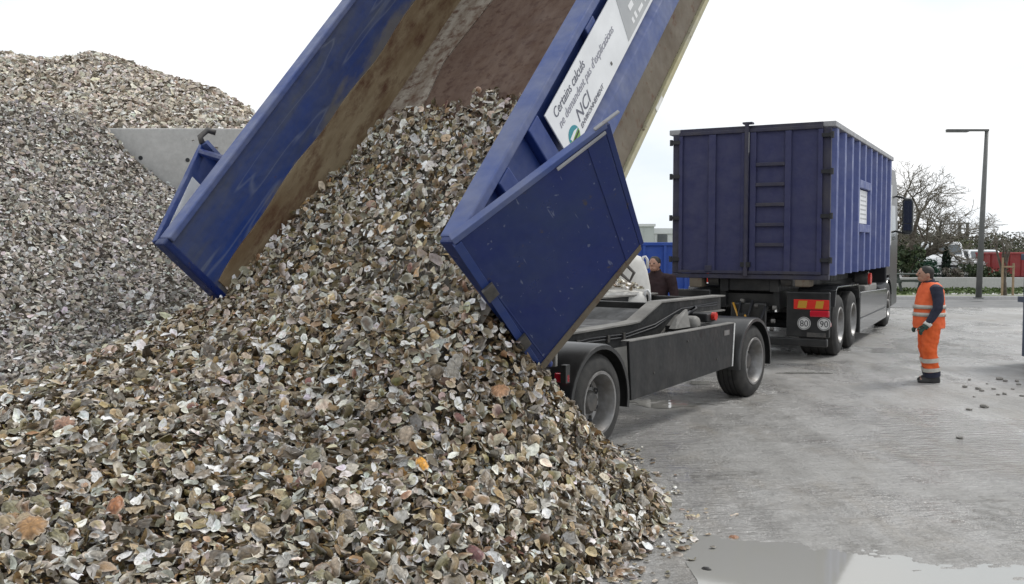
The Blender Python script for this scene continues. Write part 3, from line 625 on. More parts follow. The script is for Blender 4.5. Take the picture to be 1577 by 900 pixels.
# side skirt and tank area
sk = MB().prism([(3.42, 1.02), (7.25, .93), (7.25, .26), (3.42, .22)], 1.22, 1.30, 'x').build('side_skirt', 'skirt_gloss', tk, bevel=.02)
MB().box(1.3005, 1.312, 3.44, 7.2, .50, .515).build('skirt_seam', 'ink_black', sk)
MB().box(1.3005, 1.318, 3.5, 7.2, .965, .985).build('skirt_trim', 'rim', sk) if False else None
MB().prism([(3.42, 1.02), (7.25, .93), (7.25, .26), (3.42, .22)], -1.30, -1.22, 'x').build('side_skirt', 'skirt_gloss', tk)
smooth_angle(MB().lathe([(-.0, .0001), (0, .17), (.25, .17), (.25, .0001)], (.98, 4.9, 1.2), 18, False).build('air_tank', 'rim_dark', tk), 40)
MB().lathe([(-.0, .0001), (0, .12), (.05, .12), (.05, .0001)], (1.232, 4.9, 1.22), 14, False).build('red_cap', 'red', tk)
MB().box(.7, 1.26, 4.3, 5.9, .95, 1.10).build('tank_tray', 'steel_top', tk, bevel=.03)
fender(tk, 7.95, .60, .75, 1.24, .53, 178, 20, name='front_mudguard', material='skirt_gloss')
fender(tk, 7.95, .60, -1.26, -.75, .53, 178, 20, name='front_mudguard', material='skirt_gloss')
# cab
cabp = [(7.62, .95), (7.62, 3.35), (7.75, 3.70), (8.9, 3.72), (9.35, 3.3), (9.62, 2.3), (9.66, .45), (8.62, .42), (8.55, .95), (8.2, 1.2), (7.7, 1.2)]
cb = MB().prism(cabp, -1.24, 1.24, 'x').build('cab', 'truck_black', tk, bevel=.05)
MB().prism([(8.05, 2.0), (8.05, 2.85), (8.95, 2.85), (9.2, 2.05)], 1.241, 1.247, 'x').build('side_window', 'glass', cb)
MB().prism([(7.63, 1.9), (7.63, 3.3), (7.78, 3.3), (7.78, 1.9)], 1.242, 1.31, 'x').build('side_fairing', 'cab_white', cb, bevel=.02)
mr = MB(); 
mr.rings([[(1.535 + .125 * sx_ * k, 8.95 + yy, 2.60 + .44 * sz_ * k) for sx_, sz_ in ((-1, -.85), (-.6, -1), (.6, -1), (1, -.8), (1, .8), (.6, 1), (-.6, 1), (-1, .85))] for yy, k in ((-.06, .96), (-.02, 1.0), (.08, .95), (.14, .6))])
mo = mr.build('mirror', 'mirror_shell', tk, bevel=.015)
MB().box(1.44, 1.63, 8.882, 8.889, 2.44, 2.98).build('mirror_glass', 'glass', mo)
MB().box(1.445, 1.625, 8.882, 8.889, 2.26, 2.42).build('wide_mirror_glass', 'glass', mo)
for zz in (3.05, 2.20): MB().tube([(1.24, 9.1, zz + .05), (1.42, 9.05, zz), (1.52, 8.98, zz - .03 if zz > 2.5 else zz + .05)], .025, 8).build('mirror_arm', 'mirror_shell', mo)

# ================================================================== CONTAINER ON THE TRUCK
kc = tag(empty('roll_off_container', Vector(TRO) + Vector((0, 0, 1.457)), (0, 0, -KH)), 'tall navy blue ribbed steel container riding on the black truck', 'container')
cw, ch, cl_ = 1.315, 2.443, 7.29
MB().box(-cw + .05, cw - .05, .07, cl_ - .05, .02, .08).build('floor', 'navy_dark', kc)
for s_ in (-1, 1): MB().box(min(s_ * (cw - .05), s_ * (cw - .10)), max(s_ * (cw - .05), s_ * (cw - .10)), .08, cl_, .0, ch - .08).build('side_wall', 'navy_side_shade', kc)
MB().box(-cw + .05, cw - .05, cl_ - .06, cl_, .0, ch - .08).build('front_wall', 'navy_dark', kc)
for s_ in (-1, 1): MB().box(min(s_ * (cw + .07), s_ * (cw - .13)), max(s_ * (cw + .07), s_ * (cw - .13)), .0, cl_ + .02, ch - .09, ch).build('top_rail', 'grey_rail', kc, bevel=.012)
MB().box(-cw + .13, cw - .13, .001, .10, ch - .09, ch - .002).build('rear_header', 'navy_dark', kc)
for s_ in (-1, 1):
    ribs = 10
    for k in range(ribs):
        y = .32 + k * (cl_ - .55) / (ribs - 1)
        segs = [(.0, ch - .091)]
        if s_ > 0 and k in (3, 4, 5): segs = [(.0, .70), (1.66, ch - .091)] if k == 4 else segs
        for z0, z1 in segs:
            poly = [(s_ * (cw - .049), y - .14), (s_ * (cw + .05), y - .085), (s_ * (cw + .05), y + .085), (s_ * (cw - .049), y + .11)]
            MB().prism(poly, z0 - .03, z1, 'z').build('rib', 'navy_rib_lit', kc)
y3 = .32 + 3 * (cl_ - .55) / 9; y5 = .32 + 5 * (cl_ - .55) / 9
for z0 in (.70, 1.52): MB().box(cw - .049, cw + .056, y3 + .086, y5 - .086, z0, z0 + .15).build('sign_frame', 'navy_rib_lit', kc, bevel=.01)
ss = MB().box(cw - .045, cw - .005, y3 + .135, y5 - .14, .87, 1.50).build('sign_board', 'white', kc)
for i in range(6): MB().box(cw - .0045, cw - .003, y3 + .55, y5 - .2 - .05 * (i % 3), .95 + i * .085, .98 + i * .085).build('printed_line', 'sign_grey', ss)
for s_ in (-1, 1): MB().box(min(s_ * cw, s_ * (cw - .128)), max(s_ * cw, s_ * (cw - .128)), .0, .07, -.02, ch - .091).build('corner_post', 'navy_dark', kc, bevel=.01)
MB().box(-cw, cw, -.03, .068, -.10, -.021).build('rear_sill', 'navy_dark', kc, bevel=.01)
for x in (-.52, .52): MB().box(x - .08, x + .08, .1, cl_, -.055, .0).build('skid_rail', 'black', kc)
for s_ in (-1, 1):
    xa, xb = (-cw + .125, -.04) if s_ < 0 else (.0, cw - .125)
    d_ = MB().box(xa, xb, -.005, .03, .0, ch - .1).build('door', 'navy', kc, bevel=.004)
    for x0, x1 in (((xa, xa + .06), (xa + .52, xa + .64), (xb - .07, xb)) if s_ < 0 else ((xa + .03, xa + .13), (xa + .60, xa + .70), (xb - .07, xb))):
        MB().box(x0, x1, -.045, -.0055, .02, ch - .12).build('door_stile', 'navy', d_, bevel=.006)
    MB().box(xa, xb, -.05, -.0055, ch - .115, ch - .06).build('door_rail', 'navy_dark', d_, bevel=.006)
    MB().box(xa, xb, -.05, -.0055, -.015, .035).build('door_rail', 'navy_dark', d_, bevel=.006)
    if s_ > 0:
        for z in (.47, .80, 1.13, 1.46, 1.79): MB().box(xa + .131, xa + .599, -.055, -.02, z - .03, z + .03).build('ladder_rung', 'navy_dark', d_, bevel=.008)
    for z in (.22, .93, 1.64, 2.22):
        xh = s_ * (cw + .0)
        MB().box(min(xh, xh - s_ * .14), max(xh, xh - s_ * .14), -.05, -.006, z - .03, z + .03).build('hinge', 'ink_black', d_)
        MB().tube([(xh + s_ * .02, -.03, z - .05), (xh + s_ * .02, -.03, z + .05)], .03, 8).build('hinge_pin', 'ink_black', d_)
MB().tube([(-.02, -.07, -.05), (-.02, -.07, ch + .05)], .035, 10).build('lock_bar', 'navy_dark', kc)
MB().box(-.09, .07, -.09, .05, ch + .02, ch + .05).build('lock_cam', 'navy_dark', kc)
MB().box(-.10, .06, -.10, -.03, .10, .18).build('lock_handle', 'ink_black', kc)
MB().box(-.72, -.60, -.06, -.046, .015, .12).build('door_catch', 'navy_dark', kc, bevel=.02)

# ================================================================== SHELL HEAPS
class Field:                                     # thin-plate surface through scattered heights
    def __init__(s, pts, lam=.02):
        p = np.array(pts, float); s.p = p[:, :2]; n = len(p)
        K = s.k(np.linalg.norm(s.p[:, None] - s.p[None], axis=2)) + lam * np.eye(n)
        Pm = np.c_[np.ones(n), s.p]; A = np.block([[K, Pm], [Pm.T, np.zeros((3, 3))]])
        s.w = np.linalg.solve(A, np.r_[p[:, 2], 0, 0, 0])
    @staticmethod
    def k(r): return r * r * np.log(r + 1e-9)
    def __call__(s, x, y):
        x, y = np.asarray(x, float), np.asarray(y, float); sh = x.shape; q = np.c_[x.ravel(), y.ravel()]
        o = np.zeros(len(q))
        for i in range(0, len(q), 20000):
            a = q[i:i + 20000]; K = s.k(np.linalg.norm(a[:, None] - s.p[None], axis=2)); o[i:i + 20000] = K @ s.w[:-3] + np.c_[np.ones(len(a)), a] @ s.w[-3:]
        return o.reshape(sh)
def lumps(x, y, amp, seed, scales=(.9, 2.1, 4.3)):
    r_ = np.random.default_rng(seed); z = 0
    for i, k in enumerate(scales):
        for _ in range(3):
            g = r_.uniform(0, 2 * PI); z = z + amp / (i + 1) / 3 * np.sin(k * (x * math.cos(g) + y * math.sin(g)) + r_.uniform(0, 6))
    return z
def P3(u, v, y): return tuple(at(u, v, y=y))
front_pts = [P3(*q) for q in [
    (880, 640, 7.6), (832, 590, 7.0), (700, 700, 5.5), (700, 560, 6.0), (700, 800, 4.85), (700, 895, 4.45), (840, 700, 6.0), (850, 800, 5.4), (800, 895, 4.75),
    (500, 895, 4.25), (500, 700, 5.3), (500, 560, 6.2), (500, 450, 7.1), (600, 450, 6.7), (760, 560, 6.3), (760, 480, 6.35),
    (300, 895, 4.15), (300, 700, 5.3), (300, 560, 6.5), (340, 458, 8.25), (400, 500, 7.4), (220, 515, 7.6),
    (100, 895, 4.05), (100, 750, 4.8), (100, 640, 5.7), (120, 578, 6.5), (0, 645, 5.8), (0, 890, 3.95), (-150, 720, 5.2), (-150, 890, 3.9)]]
for u_, v_ in ((910, 895), (960, 878), (1000, 850), (1026, 820), (1034, 790), (1010, 760), (985, 735), (960, 708), (945, 692)): front_pts.append((*at(u_, v_, z=0)[:2], .0))
front_pts += [(1.25, 8.9, 0), (1.6, 7.5, -.3), (1.7, 6.2, -.35), (1.3, 5.2, -.3), (.85, 4.4, -.2), (.2, 3.2, -.1), (-1, 2.6, .02), (-2.5, 2.4, .15), (-4, 2.6, .3),
              (-4.2, 7.6, .55), (-3.3, 8.9, .7), (-2.2, 9.3, .9), (-.5, 9.2, .5), (.6, 9.3, .1), (-5.5, 6.5, .6), (-5.5, 4.5, .6)]
for x, wv in ((-1.45, .30), (-.8, .36), (0, .40), (.8, .42), (1.35, .40)): front_pts.append(tuple(tipw(x, -.12, wv)))
FF = Field(front_pts)
def front(x, y): return FF(x, y) + lumps(x, y, .035, 3)
grey_pts = [P3(*q) for q in [(0, 205, 11.0), (80, 196, 11.5), (165, 196, 12.0), (190, 235, 11.95), (120, 250, 11.2), (270, 303, 11.7), (300, 340, 11.0), (335, 452, 9.4), (0, 300, 9.7), (0, 400, 8.6), (0, 500, 7.7), (0, 600, 6.8),
            (100, 300, 10.5), (100, 400, 9.3), (100, 500, 8.1), (110, 570, 7.2), (200, 300, 11.0), (200, 400, 9.8), (200, 480, 8.7), (280, 400, 10.2), (280, 460, 9.2), (-200, 200, 10.5), (-200, 400, 8.2), (-200, 600, 6.3)]]
grey_pts += [(-1.8, 10.5, .3), (-1.5, 9.3, 0), (-1.2, 11.8, .2), (-2.6, 11.6, 1.3), (-4.5, 5.2, .2), (-6.5, 5.2, .5), (-9, 12, 4.0), (-7.5, 12, 3.6)]
GF = Field(grey_pts)
def grey(x, y): return GF(x, y) + lumps(x, y, .05, 5)
back_pts = [P3(*q) for q in [(0, 84, 17), (60, 90, 16.5), (110, 92, 16), (140, 81, 16), (190, 97, 15.8), (240, 115, 15.5), (300, 132, 15.2), (350, 150, 15), (385, 172, 14.8), (410, 195, 14.6), (0, 190, 12.6), (100, 192, 12.6),
            (200, 188, 12.8), (300, 190, 12.9), (380, 194, 13.2), (100, 140, 14.2), (200, 140, 14.2), (300, 160, 14), (-200, 90, 17), (-200, 190, 12.6)]]
back_pts += [(-2.6, 14.5, 2.4), (-1.5, 15, 1.2), (-.8, 15, .4), (-2.4, 13, 2.2), (-8, 20, 3.2), (-5, 19, 2.2), (-3, 18, .9), (-12, 20, 3.5)]
BF = Field(back_pts)
def back(x, y): return BF(x, y) + lumps(x, y, .08, 9)

def shell_mesh(seg, nr, kind, seed, lip=True, smoothr=True):
    """verts, tri/quad faces, inner flag and tone per vertex; length 1 along x, hollow side up"""
    r_ = np.random.default_rng(seed); th = np.linspace(0, 2 * PI, seg, endpoint=False) + r_.uniform(0, .5)
    if kind == 'oyster':
        out_ = .5 * (1 + .18 * np.cos(th) * -1 + .07 * r_.normal() * np.cos(2 * th) + .10 * r_.normal() * np.sin(3 * th) + .07 * r_.normal(0, 1, seg)); ox = out_ * np.cos(th); oy = out_ * np.sin(th) * r_.uniform(.42, .68); cup, th_ = r_.uniform(.03, .18), .032
        if seed % 4 == 3: ox = np.minimum(ox, r_.uniform(.05, .25) + .05 * r_.normal(0, 1, seg))   # broken pieces
        oy = oy + .16 * r_.normal() * (ox ** 2)
    elif kind == 'scallop':
        out_ = .5 * (1 + .045 * np.cos(14 * th) * (np.cos(th) > -.6)); ox = out_ * np.cos(th); oy = out_ * np.sin(th) * 1.0; ox = np.where(ox < -.42, -.46, ox); cup, th_ = .15, .02
    else:
        out_ = .5 * (1 + .05 * r_.normal(0, 1, seg)); ox = out_ * np.cos(th); oy = out_ * np.sin(th) * .66; cup, th_ = .22, .02
    V = []; inner = []; tone = []   # inner: 1 hollow side, 0 back, between: pale worn rim
    rr = np.linspace(0, 1, nr + 1)[1:]
    wob = r_.normal(0, .045, seg) + r_.normal(0, .05) * np.cos(2 * th) + r_.normal(0, .05) * np.sin(2 * th)
    def side(sgn):
        s0 = len(V); zc = -cup if sgn > 0 else -cup - th_ * 1.6
        V.append((0, 0, zc)); inner.append(1. if sgn > 0 else 0.); tone.append(.8 if sgn > 0 else 1.05)
        for k, q in enumerate(rr):
            for j in range(seg):
                z = -cup * (1 - q ** 2) + wob[j] * q ** 2
                if sgn < 0: z -= th_ * (1.6 - q) + (.02 * math.sin(q * 17) if nr > 2 else 0)
                if kind == 'scallop': z += .022 * math.cos(7 * (th[j])) * q * (1 if seg > 12 else 0)
                V.append((ox[j] * q, oy[j] * q, z)); inner.append((1. if r_.random() < .86 else .45) if sgn > 0 else (r_.uniform(.1, .75) if q > .99 else r_.uniform(0, .12)))
                tone.append((.86 + .22 * q) * (1 + .10 * r_.normal()) if sgn > 0 else (1 + .22 * r_.normal()) * (.85 + .3 * (k % 2)))
        return s0
    a = side(1); b_ = side(-1); F = []
    for s0, up in ((a, True), (b_, False)):
        for j in range(seg):
            f = (s0, s0 + 1 + j, s0 + 1 + (j + 1) % seg); F.append(f if up else f[::-1])
            for k in range(nr - 1):
                i0 = s0 + 1 + k * seg; f = (i0 + j, i0 + seg + j, i0 + seg + (j + 1) % seg, i0 + (j + 1) % seg); F.append(f if up else f[::-1])
    if lip:
        i0, i1 = a + 1 + (nr - 1) * seg, b_ + 1 + (nr - 1) * seg
        for j in range(seg): F.append((i0 + j, i1 + j, i1 + (j + 1) % seg, i0 + (j + 1) % seg))
    return np.array(V), F, np.array(inner), np.clip(np.array(tone), .35, 1.5)

OUT = np.array([(.17, .125, .075), (.23, .18, .11), (.075, .056, .036), (.175, .155, .075), (.31, .225, .125), (.24, .21, .165), (.095, .07, .05), (.17, .105, .057), (.38, .32, .235), (.09, .078, .04), (.13, .09, .055)]) * np.array([1.04, .94, .72])
INN = np.array([(.84, .83, .80), (.50, .47, .42), (.88, .87, .85), (.30, .26, .20), (.58, .52, .42), (.88, .87, .84)]) * np.array([1, .985, .945])
GOUT = 1.3 * np.array([(.25, .228, .20), (.16, .145, .128), (.31, .29, .265), (.115, .102, .09), (.24, .205, .165), (.22, .205, .19)]) * np.array([1.06, 1., .91])
GINN = 1.75 * np.array([(.34, .33, .315), (.27, .26, .245), (.42, .41, .40), (.30, .275, .24)])
BOUT = 1.38 * np.array([(.34, .285, .215), (.26, .215, .165), (.42, .365, .29), (.21, .17, .13), (.35, .32, .275)])
BINN = 1.45 * np.array([(.52, .48, .42), (.43, .38, .32), (.6, .57, .53)])
ODD = np.array([(.36, .19, .09), (.27, .13, .07), (.20, .085, .07), (.32, .20, .16), (.42, .28, .17)])

def frame_rot(nrm, spread, flipp):
    """random rotations whose hollow axis scatters around +-normal"""
    n = len(nrm); a = nrm + rng.normal(0, 1, (n, 3)) * spread[:, None]; a /= np.linalg.norm(a, axis=1, keepdims=True)
    fl_ = np.where(rng.random(n) < flipp, -1, 1)[:, None]; a = a * fl_
    h = rng.normal(0, 1, (n, 3)); x = np.cross(h, a); x /= np.linalg.norm(x, axis=1, keepdims=True); y = np.cross(a, x)
    return np.stack([x, y, a], 2), fl_[:, 0]
def place(pos, Rm, size, variants, vid, cin, cout):
    VV, LL, SS, CC = [], [], [], []; base = 0
    for k, (v, F, inn, tone) in enumerate(variants):
        idx = np.where(vid == k)[0]
        if not len(idx): continue
        w_ = np.einsum('nij,vj->nvi', Rm[idx], v) * size[idx][:, None, None] + pos[idx][:, None, :]
        c = (inn[None, :, None] * cin[idx][:, None, :] + (1 - inn[None, :, None]) * cout[idx][:, None, :]) * tone[None, :, None]
        nv = len(v); off = base + np.arange(len(idx)) * nv
        for fs in (3, 4):
            fa = np.array([f for f in F if len(f) == fs], np.int64)
            if len(fa):
                q = (fa[None] + off[:, None, None]).reshape(-1, fs); LL.append(q.ravel()); SS.append(np.full(len(q), fs))
        VV.append(w_.reshape(-1, 3)); CC.append(c.reshape(-1, 3)); base += nv * len(idx)
    return np.concatenate(VV), np.concatenate(LL), np.concatenate(SS), np.clip(np.concatenate(CC), .005, .9)
def sample(fn, x0, x1, y0, y1, dens, zmin=.015, margin=60):
    n = int((x1 - x0) * (y1 - y0) * dens * 1.6); x = rng.uniform(x0, x1, n); y = rng.uniform(y0, y1, n)
    z = fn(x, y); e = .02; gx = (fn(x + e, y) - z) / e; gy = (fn(x, y + e) - z) / e
    ar = np.sqrt(1 + gx ** 2 + gy ** 2); keep = (rng.random(n) < np.minimum(1, ar / 1.6)) & (z > zmin)
    p = np.c_[x, y, z]; nn = np.c_[-gx, -gy, np.ones(n)] / ar[:, None]
    u_, v_, d = proj(p); keep &= (d > .5) & (u_ > -margin) & (u_ < 1577 + margin) & (v_ > -margin) & (v_ < 900 + margin)
    vd = np.array([0, 0, CAMH]) - p; vd /= np.linalg.norm(vd, axis=1, keepdims=True); keep &= (vd * nn).sum(1) > -.35
    return p[keep], nn[keep]
def base_grid(fn, x0, x1, y0, y1, st, zc=.0, sink=.05, col=(.10, .085, .065), cut=None):  # shell grit base, toned dark so gaps between shells read as shade
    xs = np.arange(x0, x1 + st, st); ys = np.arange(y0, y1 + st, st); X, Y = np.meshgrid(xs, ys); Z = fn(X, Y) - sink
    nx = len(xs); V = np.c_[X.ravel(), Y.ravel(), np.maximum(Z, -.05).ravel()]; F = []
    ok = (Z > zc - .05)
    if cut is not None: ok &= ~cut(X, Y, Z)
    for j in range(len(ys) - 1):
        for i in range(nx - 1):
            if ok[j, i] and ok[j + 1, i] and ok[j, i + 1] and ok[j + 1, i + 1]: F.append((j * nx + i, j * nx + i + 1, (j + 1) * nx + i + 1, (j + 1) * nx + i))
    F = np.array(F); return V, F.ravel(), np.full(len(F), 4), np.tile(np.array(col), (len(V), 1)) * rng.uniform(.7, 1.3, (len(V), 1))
def join_parts(parts):
    VV, LL, SS, CC = [], [], [], []; b_ = 0
    for v, l, s_, c in parts: VV.append(v); LL.append(l + b_); SS.append(s_); CC.append(c); b_ += len(v)
    return np.concatenate(VV), np.concatenate(LL), np.concatenate(SS), np.concatenate(CC)
def pick(pal, n, jit=.18): return pal[rng.integers(0, len(pal), n)] * rng.lognormal(0, jit, (n, 1)) * rng.normal(1, .04, (n, 3))

# ---- far heaps (small pieces, low meshes)
LOW = [shell_mesh(6, 1, 'oyster', 50 + i, lip=False) for i in range(8)]
def far_heap(name, fn, box, dens, szr, cin, cout, step, label, cut=None, gcut=None, odd=0):
    p, nn = sample(fn, *box, dens)
    if cut is not None: k = ~cut(p); p, nn = p[k], nn[k]
    n = len(p); sz = rng.lognormal(math.log(szr), .33, n); p = p + nn * rng.uniform(-.03, .035, n)[:, None]
    Rm, _ = frame_rot(nn, np.full(n, .55), .5)
    cI, cO = pick(cin, n), pick(cout, n)
    if odd: k = rng.random(n) < odd; cO[k] = ODD[rng.integers(0, len(ODD), k.sum())]
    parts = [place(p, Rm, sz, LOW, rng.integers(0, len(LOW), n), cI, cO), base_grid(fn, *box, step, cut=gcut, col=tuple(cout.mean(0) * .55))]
    o = link(name, np_mesh(name, *join_parts(parts)), 'shell'); o.data.materials[0] = M['shell_far']
    print(name, n)
    return tag(o, label, 'shell heap', kind='stuff')
M['shell_far'] = attr_mat('old_shell_surface', .75, .3, 30, .25)
def in_tip(p, pad=.0):
    q = p - TO; x, y, z = q @ tn, q @ tf, q @ tu
    return (np.abs(x) < hw + pad) & (y > -.05) & (z > -.3) & (z < TZ)
far_heap('shell_heap', grey, (-8.2, -1.6, 5.6, 12.0), 1250, .050, GINN, GOUT, .12, 'weathered grey shell heap sloping down in front of the concrete wall', cut=lambda p: in_tip(p, .12))
far_heap('shell_heap', back, (-10, -1.2, 12.2, 17.6), 560, .08, BINN, BOUT, .15, 'high tan shell heap rising behind the concrete wall', odd=.02)

# ---- fresh heap
NEAR = [shell_mesh(10, 2, 'oyster', i, lip=False) for i in range(10)] + [shell_mesh(12, 2, 'scallop', 30, lip=False), shell_mesh(9, 2, 'clam', 31, lip=False)]
HI = [shell_mesh(22, 4, 'oyster', i) for i in range(10)] + [shell_mesh(42, 4, 'scallop', 30), shell_mesh(20, 4, 'clam', 31)]
p, nn = sample(front, -5.2, 1.5, 2.6, 9.0, 1300, zmin=.005)
q = (p - TO); lx, ly, lz = q @ tn, q @ tf, q @ tu
kill = (ly > .0) & (lz < .02)                                     # below the tipped floor
kill |= (np.abs(lx) > hw - .1) & (np.abs(lx) < hw + .14) & (ly > -.12) & (lz > -.1)
p, nn = p[~kill], nn[~kill]
# the slide inside the container
n = 9000; lx = rng.uniform(-hw + .12, hw - .12, n); ly = rng.uniform(-.25, 3.0, n)
def slide(x, y):
    e = (x + hw) / TW; wl = .34 * (1 - y / 2.3); wc = .40 * (1 - y / 2.66); a = np.clip(e / .13, 0, 1)
    return wl * (1 - a) + wc * a + .012 * np.sin(5 * x + 3 * y) + .010 * np.sin(9 * y - 4 * x)
sw = slide(lx, ly); k = sw > -.012 + .02 * rng.random(n); lx, ly, sw = lx[k], ly[k], np.maximum(sw[k], .012)
ip = TO + lx[:, None] * tn + ly[:, None] * tf + sw[:, None] * tu; inn_ = np.tile((tu * .95 + tf * -.16) / np.linalg.norm(tu * .95 + tf * -.16), (len(ip), 1))
p = np.concatenate([p, ip]); nn = np.concatenate([nn, inn_])
ns = 260; a = rng.integers(0, 9, ns); toe = np.array([at(u0, v0, z=0)[:2] for u0, v0 in ((910, 895), (960, 878), (1000, 850), (1026, 820), (1034, 790), (1010, 760), (985, 735), (960, 708), (945, 692))])
sp_ = toe[a] + rng.normal(0, .10, (ns, 2)) + np.abs(rng.normal(0, .11, (ns, 1))) * np.array([.8, -.25]); p = np.concatenate([p, np.c_[sp_, np.full(ns, .012)]]); nn = np.concatenate([nn, np.tile((0, 0, 1.), (ns, 1))])
n = len(p); off = rng.uniform(-.055, .055, n); off[-ns:] = 0; p = p + nn * off[:, None]; p[:, 2] = np.maximum(p[:, 2], .012)
sz = np.clip(rng.lognormal(math.log(.061), .38, n), .025, .14); Rm, flip = frame_rot(nn, np.where(off == 0, .12, np.where(off > .02, .5, .95)), .52); sz[-ns:] *= .8
vid = rng.choice(12, n, p=[.091] * 10 + [.025, .065])
cI, cO = pick(INN, n, .14), pick(OUT, n, .22); k = rng.random(n) < .12; cO[k] = pick(INN, k.sum(), .1) * .75
k = ((rng.random(n) < .014) | ((vid == 10) & (rng.random(n) < .4))); cO[k] = pick(ODD, k.sum(), .15); cI[k] = cI[k] * np.array([1, .82, .68])
k = rng.random(n) < .17; cI[k] = pick(OUT, k.sum()) * 1.2
# the 300 that show largest become things of their own
u_, v_, d = proj(p); inside = (u_ > 6) & (u_ < 1571) & (v_ > 10) & (v_ < 892) & (off > .012)
score = np.where(inside, sz / d * (1 + rng.normal(0, .04, n)), 0); order = np.argsort(-score); big = order[:288]; rest = np.setdiff1d(np.arange(n), big)
MID = [shell_mesh(7, 2, 'oyster', i, lip=False) for i in range(10)] + NEAR[10:]
lod = vid.copy(); lod = np.where(d > 6.2, lod + 12, lod); kk = (off < -.022) & (vid < 10); lod[kk] = 24 + vid[kk] % 8     # buried pieces need no more than an outline
parts = [place(p[rest], Rm[rest], sz[rest], NEAR + MID + LOW, lod[rest], cI[rest], cO[rest]),
         base_grid(front, -5.6, 1.5, 2.2, 9.4, .1, sink=.09, col=(.06, .046, .032), cut=lambda X, Y, Z: ((np.stack([X, Y, Z], -1) - TO) @ tf > -.02) & ((np.stack([X, Y, Z], -1) - TO) @ tu < .06))]  # gap shade under the fresh shells put into the dark base colour
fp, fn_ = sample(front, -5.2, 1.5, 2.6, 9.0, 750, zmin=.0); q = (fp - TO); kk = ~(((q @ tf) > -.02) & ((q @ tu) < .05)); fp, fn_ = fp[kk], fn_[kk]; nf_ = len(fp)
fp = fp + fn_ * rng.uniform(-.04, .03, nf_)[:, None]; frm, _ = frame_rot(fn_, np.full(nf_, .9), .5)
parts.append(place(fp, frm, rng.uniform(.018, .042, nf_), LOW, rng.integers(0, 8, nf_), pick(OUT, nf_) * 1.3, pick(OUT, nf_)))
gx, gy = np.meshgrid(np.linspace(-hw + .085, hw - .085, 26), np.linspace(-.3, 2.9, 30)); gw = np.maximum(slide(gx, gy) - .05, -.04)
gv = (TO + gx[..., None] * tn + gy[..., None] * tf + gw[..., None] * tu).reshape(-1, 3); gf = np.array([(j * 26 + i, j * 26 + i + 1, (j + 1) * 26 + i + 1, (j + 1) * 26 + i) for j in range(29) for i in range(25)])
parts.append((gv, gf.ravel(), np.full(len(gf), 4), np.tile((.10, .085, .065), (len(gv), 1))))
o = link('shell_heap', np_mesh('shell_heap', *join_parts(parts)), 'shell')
tag(o, 'fresh brown and white shell heap spilling from the tipped container', 'shell heap', kind='stuff'); print('front', n)
# shared meshes for single shells
_cache = {}
def single_mesh(k, ci, co, key):
    if key not in _cache:
        v, F, inn, tone = HI[k]; c = (inn[:, None] * ci + (1 - inn[:, None]) * co) * tone[:, None]
        lo = np.concatenate([np.array([i for f in F if len(f) == s_ for i in f], np.int64) for s_ in (3, 4)])
        ss_ = np.concatenate([np.full(sum(len(f) == s_ for f in F), s_) for s_ in (3, 4)])
        _cache[key] = np_mesh('shell_piece', v, lo, ss_, np.clip(c, .005, .9)); _cache[key].materials.append(M['shell_one'])
    return _cache[key]
M['shell_one'] = attr_mat('single_shell_surface', .4, .4, 7, .5)
GRP = 'single shells on the face of the fresh heap'
KIND = ['oyster_shell'] * 10 + ['scallop_shell', 'clam_shell']
def single(pos, Rmat, size, k, ci, co, key, label, group=None):
    o = bpy.data.objects.new(KIND[k], single_mesh(k, np.array(ci), np.array(co), key)); COL.objects.link(o)
    m4 = Matrix([list(r_) + [0] for r_ in Rmat] + [[0, 0, 0, 1]]); o.matrix_world = Matrix.Translation(Vector(pos)) @ m4 @ Matrix.Scale(float(size), 4)
    return tag(o, label, 'shell', group)
for i in big:
    k = int(vid[i]); up = (Rm[i][:, 2] @ (np.array([0, 0, CAMH]) - p[i])) > 0
    if k == 10:
        pi_ = int(rng.integers(0, 3)); co = [(.38, .19, .09), (.30, .16, .10), (.34, .27, .19)][pi_]; ci = (.62, .55, .47)
        lb = 'ribbed orange-brown scallop shell lying on the fresh heap' if pi_ < 2 else 'ribbed sandy scallop shell lying on the fresh heap'
    elif k == 11:
        pi_ = int(rng.integers(0, 2)); co = [(.32, .25, .18), (.24, .21, .18)][pi_]; ci = [(.5, .46, .4), (.58, .56, .54)][pi_]; lb = 'small smooth clam shell lying on the fresh heap'
    else:
        pi_ = int(rng.choice(5, p=[.3, .22, .2, .16, .12])); co = [(.165, .12, .072), (.18, .16, .08), (.27, .24, .195), (.31, .23, .13), (.085, .063, .042)][pi_]; ci = [(.82, .81, .79), (.54, .52, .48), (.87, .865, .85), (.66, .60, .50), (.44, .42, .38)][pi_]
        lb = (['bright white', 'dull grey', 'bright white', 'cream', 'dull grey'][pi_] + ' hollow side of an oyster shell on the fresh heap') if up else (['brown', 'olive green', 'pale grey', 'sandy tan', 'dark brown'][pi_] + ' rough back of an oyster shell on the fresh heap')
    tilt_ = abs(Rm[i][:, 2] @ nn[i]); lb = ('large ' if sz[i] > .13 else 'mid-sized ' if sz[i] > .112 else 'small ') + lb.replace('small ', '').replace(' lying on', ' on') + (', lying flat' if tilt_ > .87 else ', tilted' if tilt_ > .55 else ', standing on edge')
    single(p[i], Rm[i], sz[i], k, ci, co, (k, pi_), lb, GRP)
def heap_hit(u0, v0):
    r_ = ray(u0, v0); ts = np.linspace(2.5, 9, 1300); q = np.array([0, 0, CAMH]) + ts[:, None] * r_; h = np.maximum(front(q[:, 0], q[:, 1]), 0); i = int(np.argmax(q[:, 2] < h)); return q[i]
